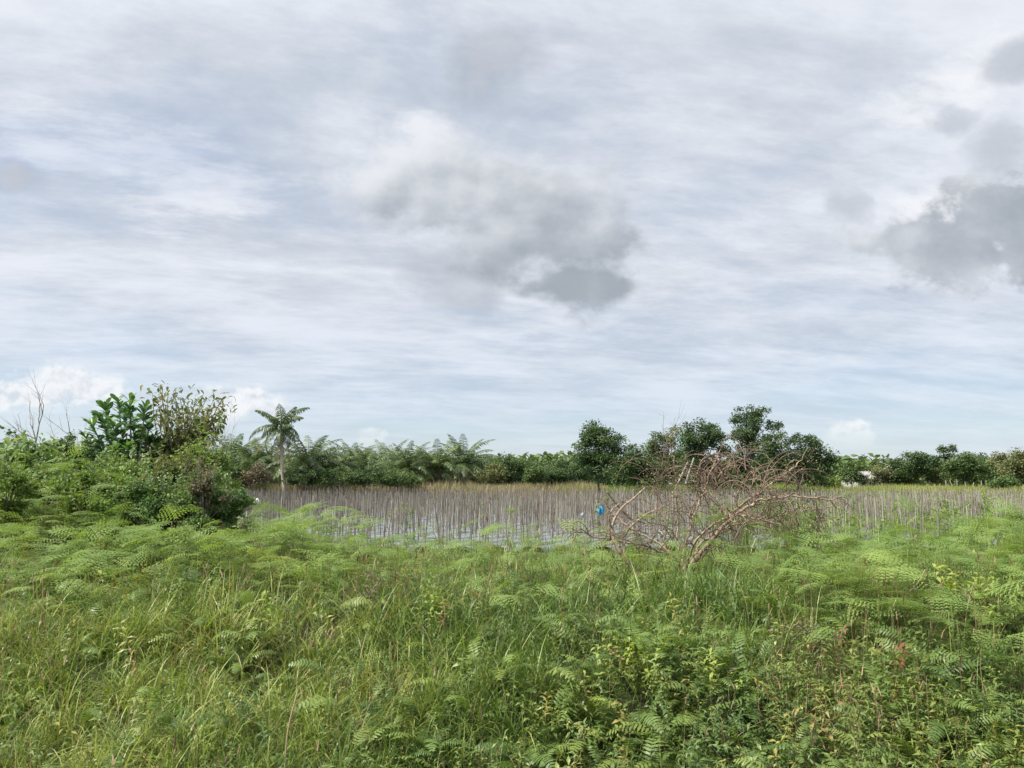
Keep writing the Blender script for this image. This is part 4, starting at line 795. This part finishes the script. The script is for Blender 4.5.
# ------------------------------------------------------------------ foreground cover
def zones(x, y):
    """weights of the plant kinds by place on the bank"""
    a = x / y
    pn = pnoise(x, y, 1.1); pm = pnoise(x, y, 0.55, 2.0)
    fern = np.clip(sst(9.4, 11.2, y + 1.6 * (pn - .5)) * (0.25 + .75 * sst(-.12, -.28, a) + .55 * sst(.28, .42, a)) + sst(.32, .46, a) * sst(7.8, 9.4, y) * .9, 0, 1)
    sword = np.clip(sst(-.02, .12, a) * (1 - sst(7.7, 9.0, y)) * (.45 + .7 * (pm > .5)) + .10 * (pm > .62), 0, 1)
    grass = np.clip(1 - .85 * fern - .75 * sword, .06, 1)
    return grass, fern, sword
def edge(x, y):
    a = x / y; return 5.85 + .25 * pnoise(x, y * 0, 2.3) + .85 * np.exp(-((a + .04) / .13) ** 2) + .35 * sst(.2, .4, a)
def build_grass():
    rs = np.random.default_rng(31); mb = MB()
    def layer(n, y0, y1, pw, L0, L1, w0, w1, K, ln, cv, t0=0, t1=.8, clumpn=0, zi=0):
        y = y0 + (y1 - y0) * rs.random(n) ** pw; x = rs.uniform(-.80, .80, n) * (y + .8)
        if clumpn:
            cx = rs.uniform(-.78, .78, clumpn); cyy = y0 + (y1 - y0) * rs.random(clumpn) ** pw; ix = rs.integers(0, clumpn, n); sg = .04 + .11 * rs.random(clumpn)
            y = cyy[ix] + rs.normal(0, 1, n) * sg[ix]; x = cx[ix] * (cyy[ix] + .8) + rs.normal(0, 1, n) * sg[ix]; ct = rs.random(clumpn)[ix]; cl = (.5 + .85 * rs.random(clumpn) * (.6 + .8 * pnoise(cx * (cyy + .8), cyy, 1.7, 2)))[ix]; ch = rs.uniform(0, 6.28, clumpn)[ix]
        else: ct = pnoise(x, y, 1.9, 3.0); cl = .8 + .5 * pnoise(x, y, 1.3, 1.0); ch = None
        g = zones(x, y)[zi] * (y > edge(x, y)); k = rs.random(n) < g; x, y, ct, cl = x[k], y[k], ct[k], cl[k]; n = len(x)
        head = rs.uniform(0, 6.28, n); P0 = np.stack([x, y, gz(x, y) - .03], -1)
        tt = np.clip(t0 + (t1 - t0) * (.5 * ct + .5 * rs.random(n)), 0, 1)
        dry = rs.random(n) < .04 + .16 * (pnoise(x, y, .9, 5) > .66); tt = np.where(dry, rs.uniform(.88, 1, n), tt)
        a = x / y; tt = tt + (.10 * sst(-.1, -.45, a) - .13 * sst(-.28, -.08, a)) * (~dry)
        strips(mb, P0, head, rs.uniform(L0, L1, n) * cl, rs.uniform(0, ln, n) ** 1.2, rs.uniform(.2, cv, n), rs.uniform(w0, w1, n), K, np.clip(tt, 0, 1), rs)
    layer(52000, 5.8, 9.2, 1.0, .20, .58, .007, .016, 5, 1.15, 2.9, clumpn=900)
    layer(16000, 5.8, 9.4, 1.0, .25, .60, .006, .012, 5, 1.5, 2.6)
    layer(10000, 5.8, 10.0, 1.0, .38, .80, .011, .020, 6, .75, 3.1, .3, .9, clumpn=420)
    layer(46000, 8.8, 17.0, 1.1, .28, .70, .011, .021, 5, .95, 2.8, clumpn=1500)
    layer(14000, 10.0, 26.0, 1.2, .40, .85, .010, .020, 4, .9, 1.9)
    layer(5000, 5.2, 6.0, 1.0, .20, .50, .006, .012, 4, .9, 1.9)
    tag(mb.build('grass', M['grass']), 'dense long bladed green grass covering the near bank', 'grass', kind='stuff')
    # dry stalks and seed heads
    mb = MB(); n = 7500; y = 6.0 + 12 * rs.random(n) ** 1.3; x = rs.uniform(-.75, .75, n) * y; k = rs.random(n) < .14 + .45 * (pnoise(x, y, .8, 4) > .55) + .3 * sst(.15, .35, x / y); x, y = x[k], y[k]; n = len(x)
    strips(mb, np.stack([x, y, gz(x, y)], -1), rs.uniform(0, 6.28, n), rs.uniform(.45, 1.05, n), rs.uniform(0, 1.3, n), rs.normal(.2, .9, n), rs.uniform(.004, .010, n), 5, rs.random(n), rs)
    n = 5200; y = 6.2 + 8 * rs.random(n) ** 1.2; x = rs.uniform(-.75, .75, n) * y; a = x / y
    k = rs.random(n) < (.03 + .7 * np.exp(-((a + .20) / .10) ** 2) * (pnoise(x, y, 1.3, 2) > .45) * (y > 8.2) + .9 * np.exp(-((a - .42) / .10) ** 2 - ((y - 7.4) / 1.0) ** 2) + .4 * (pnoise(x, y, 1.0, 7) > .68)); x, y = x[k], y[k]; n = len(x); h_ = rs.uniform(.35, .85, n)
    P0 = np.stack([x, y, gz(x, y)], -1); strips(mb, P0, rs.uniform(0, 6.28, n), h_, rs.normal(0, .02, n), np.zeros(n), np.full(n, .004), 2, rs.uniform(0, .5, n), rs, False)
    strips(mb, P0 + np.stack([0 * x, 0 * x, h_ - .02], -1), rs.uniform(0, 6.28, n), rs.uniform(.07, .16, n), rs.uniform(0, .5, n), rs.uniform(0, 1.2, n), rs.uniform(.010, .022, n), 3, rs.uniform(.1, .8, n), rs)
    tag(mb.build('dry_grass', M['dry']), 'dry brown stalks scattered through the green grass', 'dry grass', kind='stuff')
build_grass()
def bracken_template(seed, npn=11, npl=8, L=.8, droop=.9, el=.55):
    rs = np.random.default_rng(seed); V = []; Fc = []; T = []; K = 12; p = [np.zeros(3)]; dirs = []
    for k in range(K):
        a = el - droop * (k / K) ** 1.1; d = np.array((math.cos(a), 0, math.sin(a))); dirs.append(d); p.append(p[-1] + d * L / K)
    p = np.array(p); dirs.append(dirs[-1]); dirs = np.array(dirs); side = np.array((0, 1.0, 0))
    def tri(a, b, c, t): n = len(V); V.extend([a, b, c]); Fc.append([n, n + 1, n + 2]); T.append(t)
    for k in range(K): tri(p[k] - side * .003, p[k] + side * .003, p[k + 1], .9); 
    for i in range(npn):
        s = .22 + .76 * i / (npn - 1); q = np.array([np.interp(s * K, np.arange(K + 1), p[:, j]) for j in range(3)]); d = np.array([np.interp(s * K, np.arange(K + 1), dirs[:, j]) for j in range(3)])
        nn = np.cross(d, side); nn = nn if nn[2] > 0 else -nn
        pl = (.42 * (1 - (s - .22) / .80) ** .75 + .03) * L * rs.uniform(.85, 1.1)
        for sg in (-1, 1):
            ax = side * sg + d * .42 + nn * rs.normal(-.12, .12); ax /= np.linalg.norm(ax); bx = np.cross(nn, ax); bx /= np.linalg.norm(bx); m_ = max(3, int(npl * (pl / (.42 * L)) ** .7)); cur = q; tn = rs.random() * .3
            w0 = pl / m_
            for j in range(m_):
                nx = cur + ax * w0 - nn * w0 * .22 * j / m_; lw = .032 * L / .8 * (1.15 - .9 * j / m_) + .004
                for s2 in (-1, 1): tri(cur, cur + ax * w0 * .50, cur + ax * w0 * .60 + bx * s2 * lw * 1.5 - nn * lw * .3, tn + rs.random() * .2)
                cur = nx
    return np.array(V), np.array(Fc), np.array(T)
def sword_template(seed, npair=17, L=.6, lw=.016, ll=.10, el=1.0, droop=1.5):
    rs = np.random.default_rng(seed); V = []; Fc = []; T = []; K = 12; p = [np.zeros(3)]; dirs = []
    for k in range(K):
        a = el - droop * (k / K) ** 1.1; d = np.array((math.cos(a), 0, math.sin(a))); dirs.append(d); p.append(p[-1] + d * L / K)
    p = np.array(p); dirs.append(dirs[-1]); dirs = np.array(dirs); side = np.array((0, 1.0, 0))
    def tri(a, b, c, t): n = len(V); V.extend([a, b, c]); Fc.append([n, n + 1, n + 2]); T.append(t)
    for k in range(K): tri(p[k] - side * .003, p[k] + side * .003, p[k + 1], .9)
    for i in range(npair):
        s = .15 + .84 * i / (npair - 1); q = np.array([np.interp(s * K, np.arange(K + 1), p[:, j]) for j in range(3)]); d = np.array([np.interp(s * K, np.arange(K + 1), dirs[:, j]) for j in range(3)]); nn = np.cross(d, side); nn = nn if nn[2] > 0 else -nn
        l_ = ll * math.sin(math.pi * (.18 + .78 * (s - .15) / .85)) ** .8 * rs.uniform(.85, 1.1) + .01
        for sg in (-1, 1):
            ax = side * sg + d * .35 + nn * rs.normal(0, .12); ax /= np.linalg.norm(ax); t = rs.random() * .25
            a, b = q - d * lw * .4, q + d * lw * .4; m1, m2 = q + ax * l_ * .5 - d * lw * .5 - nn * .004, q + ax * l_ * .5 + d * lw * .5 - nn * .004; e = q + ax * l_ - nn * l_ * .22
            tri(a, m1, b, t); tri(b, m1, m2, t); tri(m1, e, m2, t)
    return np.array(V), np.array(Fc), np.array(T)
def sprig_template(seed, nl=9, L=.4, leafL=.09, wr=.42):
    rs = np.random.default_rng(seed); mb = MB(); p = [np.zeros(3)]; d = np.array((.35, 0, 1.0))
    for k in range(6): d = d + rs.normal(0, .12, 3); p.append(p[-1] + d / np.linalg.norm(d) * L / 6)
    p = np.array(p); V = []; Fc = []; T = []
    def tri(a, b, c, t): n = len(V); V.extend([a, b, c]); Fc.append([n, n + 1, n + 2]); T.append(t)
    for k in range(6): tri(p[k] - (0, .004, 0), p[k] + (0, .004, 0), p[k + 1], .3)
    for i in range(nl):
        s = (i + 1) / nl * 5.99; q = np.array([np.interp(s, np.arange(7), p[:, j]) for j in range(3)]); a = i * 2.4 + rs.normal(0, .3); ax = np.array((math.cos(a), math.sin(a), rs.uniform(-.35, .5))); ax /= np.linalg.norm(ax); b = np.cross((0, 0, 1.0), ax); b /= np.linalg.norm(b); n_ = np.cross(ax, b); l_ = leafL * rs.uniform(.7, 1.25); w_ = l_ * wr * .5; t = rs.random() * .5
        m1 = q + ax * l_ * .45 + b * w_ + n_ * .15 * w_; m2 = q + ax * l_ * .45 - b * w_ + n_ * .15 * w_; e = q + ax * l_ - n_ * l_ * .25; m0 = q + ax * l_ * .5
        tri(q, m0, m1, t); tri(q, m2, m0, t); tri(m1, m0, e, t); tri(m0, m2, e, t)
    return np.array(V), np.array(Fc), np.array(T)
def scatter(mb, temps, P0, head, pitch, roll, scale, t, rs, jit=.35):
    which = rs.integers(0, len(temps), len(P0))
    for k, (V, Fc, T) in enumerate(temps):
        ix = np.where(which == k)[0]
        if not len(ix): continue
        ch, sh = np.cos(head[ix]), np.sin(head[ix]); cp, sp = np.cos(pitch[ix]), np.sin(pitch[ix]); cr, sr = np.cos(roll[ix]), np.sin(roll[ix]); o = np.zeros_like(ch); l = o + 1
        def mat(rows): return np.stack([np.stack(r, -1) for r in rows], -2)
        Rz = mat([[ch, -sh, o], [sh, ch, o], [o, o, l]]); Ry = mat([[cp, o, -sp], [o, l, o], [sp, o, cp]]); Rx = mat([[l, o, o], [o, cr, -sr], [o, sr, cr]])
        Rm = Rz @ Ry @ Rx; W_ = np.einsum('nij,vj->nvi', Rm, V) * scale[ix][:, None, None] + P0[ix][:, None]
        n = len(ix); F2 = (Fc[None] + (np.arange(n) * len(V))[:, None, None]).reshape(-1, Fc.shape[1]); tt = np.clip(t[ix][:, None] + jit * T[None], 0, 1).ravel()
        mb.add(W_.reshape(-1, 3), F2, tt)
def build_ferns():
    rs = np.random.default_rng(51); tb = [bracken_template(60 + k, 10, 6, .8, .45 + .12 * k, .22 + .08 * k) for k in range(5)]
    n = 8200; y = 7.0 + 9.6 * rs.random(n) ** .9; x = rs.uniform(-.78, .78, n) * y; f = zones(x, y)[1]; k = rs.random(n) < f * (.25 + .75 * sst(.30, .48, pnoise(x, y, 2.3, 4))); x, y = x[k], y[k]; n = len(x)
    z = gz(x, y) + rs.uniform(.10, .80, n) * (.35 + 1.35 * pnoise(x, y, 1.6, 2)); z = gz(x, y) + (z - gz(x, y)) * (1 - .30 * sst(11.5, 14, y) * (np.abs(x / y - .06) < .26))
    mb = MB(); scatter(mb, tb, np.stack([x, y, z], -1), rs.uniform(0, 6.28, n), rs.normal(.05, .22, n), rs.normal(0, .25, n), rs.uniform(.45, .95, n), np.clip(.08 + .4 * rs.random(n) + .25 * pnoise(x, y, 1.2, 1), 0, .9), rs)
    # stalks below
    strips(mb, np.stack([x, y, gz(x, y)], -1), rs.uniform(0, 6.28, n), z - gz(x, y), np.zeros(n), rs.uniform(0, .3, n), np.full(n, .008), 2, np.full(n, .9), rs, False)
    tag(mb.build('bracken_ferns', M['fern']), 'mass of feathery bright green bracken layered over the bank', 'ferns', kind='stuff')
    # low leafy cover
    ts = [sprig_template(80 + k, 9 + 2 * k, .30 + .05 * k, .045 + .009 * k, [.30, .24, .34, .22, .38, .26][k]) for k in range(6)]
    mb = MB(); n = 21000; y = 5.8 + 12 * rs.random(n) ** 1.3; x = rs.uniform(-.78, .78, n) * y; g, f, s_ = zones(x, y); k = (rs.random(n) < np.clip(.08 + .80 * s_ + .12 * (pnoise(x, y, 1.2, 6) > .6), 0, 1)) & (y > edge(x, y)); x, y = x[k], y[k]; n = len(x)
    z = gz(x, y) + rs.uniform(0, .38, n); tt = .5 * rs.random(n) + .35 * pnoise(x, y, 1.5, 3); tt = np.where(rs.random(n) < .09, .95, tt)
    scatter(mb, ts, np.stack([x, y, z], -1), rs.uniform(0, 6.28, n), rs.normal(0, .4, n), rs.normal(0, .4, n), rs.uniform(.5, 1.15, n), tt, rs, .4)
    tag(mb.build('leafy_undergrowth', M['leafy']), 'low leafy creepers and weeds tangled at the foot of the bank', 'undergrowth', kind='stuff')
    # hanging pinnate fronds mixed in the lower right
    tw_ = [sword_template(100 + k, 14, .6, .028, .105, .8 + .15 * k, 1.3 + .15 * k) for k in range(4)]
    mb = MB(); n = 4600; y = 5.8 + 5 * rs.random(n) ** 1.2; x = rs.uniform(-.76, .76, n) * y; g, f, s_ = zones(x, y); k = (rs.random(n) < np.clip(.10 + .75 * s_, 0, 1)) & (y > edge(x, y) - .1); x, y = x[k], y[k]; n = len(x)
    z = gz(x, y) + rs.uniform(.05, .4, n); scatter(mb, tw_, np.stack([x, y, z], -1), rs.uniform(0, 6.28, n), rs.normal(0, .2, n), rs.normal(0, .4, n), rs.uniform(.28, 1.0, n), .0 + .75 * rs.random(n), rs, .4)
    tag(mb.build('small_ferns', M['sword']), 'short pinnate ferns filling the lower right of the bank', 'ferns', kind='stuff')
build_ferns()
def surf(px, py, lift=.35):
    """walk the view ray down to the vegetation surface over the ground"""
    for d in np.arange(5.6, 22, .05):
        p = pt(px, py, d)
        if p[2] < float(gz(p[0], p[1])) + lift: return np.array((p[0], p[1], float(gz(p[0], p[1]))))
    return np.array((wx(px, 12), 12, float(gz(wx(px, 12), 12))))
def plant_ferns():
    rs = np.random.default_rng(71); tw_ = [sword_template(120 + k, 18, .62, .024, .105, 1.05, 1.5 + .15 * k) for k in range(3)]
    spots = [(205, 600, 'fern with a few pale arching fronds in the grass at lower left', 'sword', 6), (610, 705, 'broad fern with pale hanging fronds near the bottom centre', 'sword', 9), (640, 745, 'low bright fern at the bottom edge, right of centre', 'sword', 9), (520, 730, 'dark fern beside the ditch at the bottom centre', 'sword', 8), (585, 690, 'fern with yellowing fronds left of the yellow sprouts', 'yellow', 5), (745, 655, 'arching light green fern right of the yellow sprouts', 'sword', 8), (780, 745, 'fern hanging over the ditch at lower right', 'sword', 8), (860, 700, 'fern among the brown twigs at lower right', 'sword', 7), (960, 690, 'light green fern below the bracken at the right', 'sword', 8), (920, 740, 'fern in the bottom right corner region above the ditch', 'sword', 8), (430, 720, 'small fern in the grass left of bottom centre', 'sword', 6), (700, 700, 'fern among pale leafy weeds at the centre right', 'sword', 8), (640, 625, 'upright feathery fern below the fallen bough', 'fern', 8), (690, 620, 'upright feathery fern below the dead tree trunk', 'fern', 8), (1000, 740, 'fern at the lower right corner of the photo', 'sword', 8), (240, 640, 'fern with paired light leaflets right of the left grass', 'sword', 6)]
    for (x, y, lab, mt, nf) in spots:
        b = surf(x, y + 12); t = empty('fern', b, 0, lab, 'fern', 'separate fern plants on the bank'); 
        for k in range(nf):
            mb = MB(); one = np.zeros(1); scatter(mb, tw_, np.array([(0, 0, .12)]), one + k * 6.28 / nf + rs.normal(0, .3), one + rs.normal(.05, .15), one + rs.normal(0, .25), one + rs.uniform(.6, .95) * (1.15 if mt == 'fern' else 1), one + rs.uniform(.2, .7), rs, .3)
            mb.build('frond', M[mt], t)
    # yellow green sprouting shrubs
    ts = [sprig_template(200 + k, 10, .38, .10, .36) for k in range(4)]
    for (x, y, lab, mt, n, sp) in [(640, 668, 'low shrub of bright yellow green sprouts at bottom centre', 'yellow', 26, .22), (712, 690, 'yellow green sprouting weed right of the low yellow shrub', 'yellow', 18, .18), (985, 600, 'yellow tinged leafy shrub on the right bank in the bracken', 'yellow', 26, .3), (215, 585, 'light yellow green sprout cluster in the left grass', 'yellow', 12, .13), (440, 615, 'yellow green upright sprout in the middle grass', 'yellow', 10, .1), (832, 650, 'red leaved shrub in the undergrowth at the right', 'red', 5, .22), (375, 590, 'reddish brown weed patch in the middle grass', 'brownleaf', 12, .2), (800, 640, 'small rusty leaved plant left of the red leaved shrub', 'brownleaf', 12, .18), (262, 631, 'yellow drooping leaved sprig in the left grass', 'yellow', 4, .05), (900, 705, 'pale green leafy weed among the lower right ferns', 'bright', 18, .2), (960, 660, 'light leafy shrub below the bracken at the right', 'bright', 22, .25)]:
        b = surf(x, y); t = empty('leafy_weed', b, 0, lab, 'weed'); mb = MB(); p = np.stack([rs.normal(0, sp, n), rs.normal(0, sp, n), rs.uniform(.10, .42, n)], -1); p[:, 2] += .0
        scatter(mb, ts, p, rs.uniform(0, 6.28, n), rs.normal(0, .35, n), rs.normal(0, .35, n), rs.uniform(.6, 1.1, n), .5 * rs.random(n), rs, .5); mb.build('leaves', M[mt], t)
        mb = MB()
        for q in p: tube(mb, [(q[0] * .3, q[1] * .3, -.05), tuple(q)], [.006, .003], 3, .5)
        mb.build('stems', M['bark'], t)
    # flowers
    def flower(x, y, lab, mat, s, npet=6, lift=.5):
        b = surf(x, y, lift); t = empty('flower', b, 0, lab, 'flower'); mb = MB(); tube(mb, smooth_path([(0, 0, -.05), (.02, .01, lift * .5), (0, 0, lift)], 3), np.linspace(.005, .003, 7), 4, .4); mb.build('stem', M['grass'], t)
        for k in range(npet):
            mb = MB(); a = k * 6.283 / npet; leaves_obovate(mb, np.array([(0, 0, lift)]), np.array([(math.cos(a), math.sin(a), .5)]), s, rs, .5, .7, .3); mb.build('petal', M[mat], t)
    flower(733, 669, 'pink flower on a thin stem in the right undergrowth', 'pink', .032); flower(878, 654, 'bright red flower right of the red leaved shrub', 'red', .035); flower(826, 648, 'small red flower head above the red leaved shrub', 'red', .028)
    # pale dry canes
    for (x, y, x2, y2, lab) in [(285, 768, 298, 690, 'pale straight dry cane standing at the bottom left of centre'), (905, 598, 925, 570, 'short pale broken stick in the right bracken'), (893, 622, 896, 600, 'pale upright stub in the right bracken'), (345, 585, 380, 640, 'bent pale stalk leaning across the middle grass')]:
        b = surf(x, y, .35); d = b[1]; mb = MB(); A = pt(x, y, d - .2) - b; B = pt(x2, y2, d - .1) - b; p = smooth_path([A - (0, 0, .2), A, (A + B) / 2 + rs.normal(0, .02, 3), B], 4); tube(mb, p, np.linspace(.010, .006, len(p)), 5, .9); o = mb.build('dry_cane', M['dry']); o.location = tuple(b); tag(o, lab, 'dry cane')
plant_ferns()
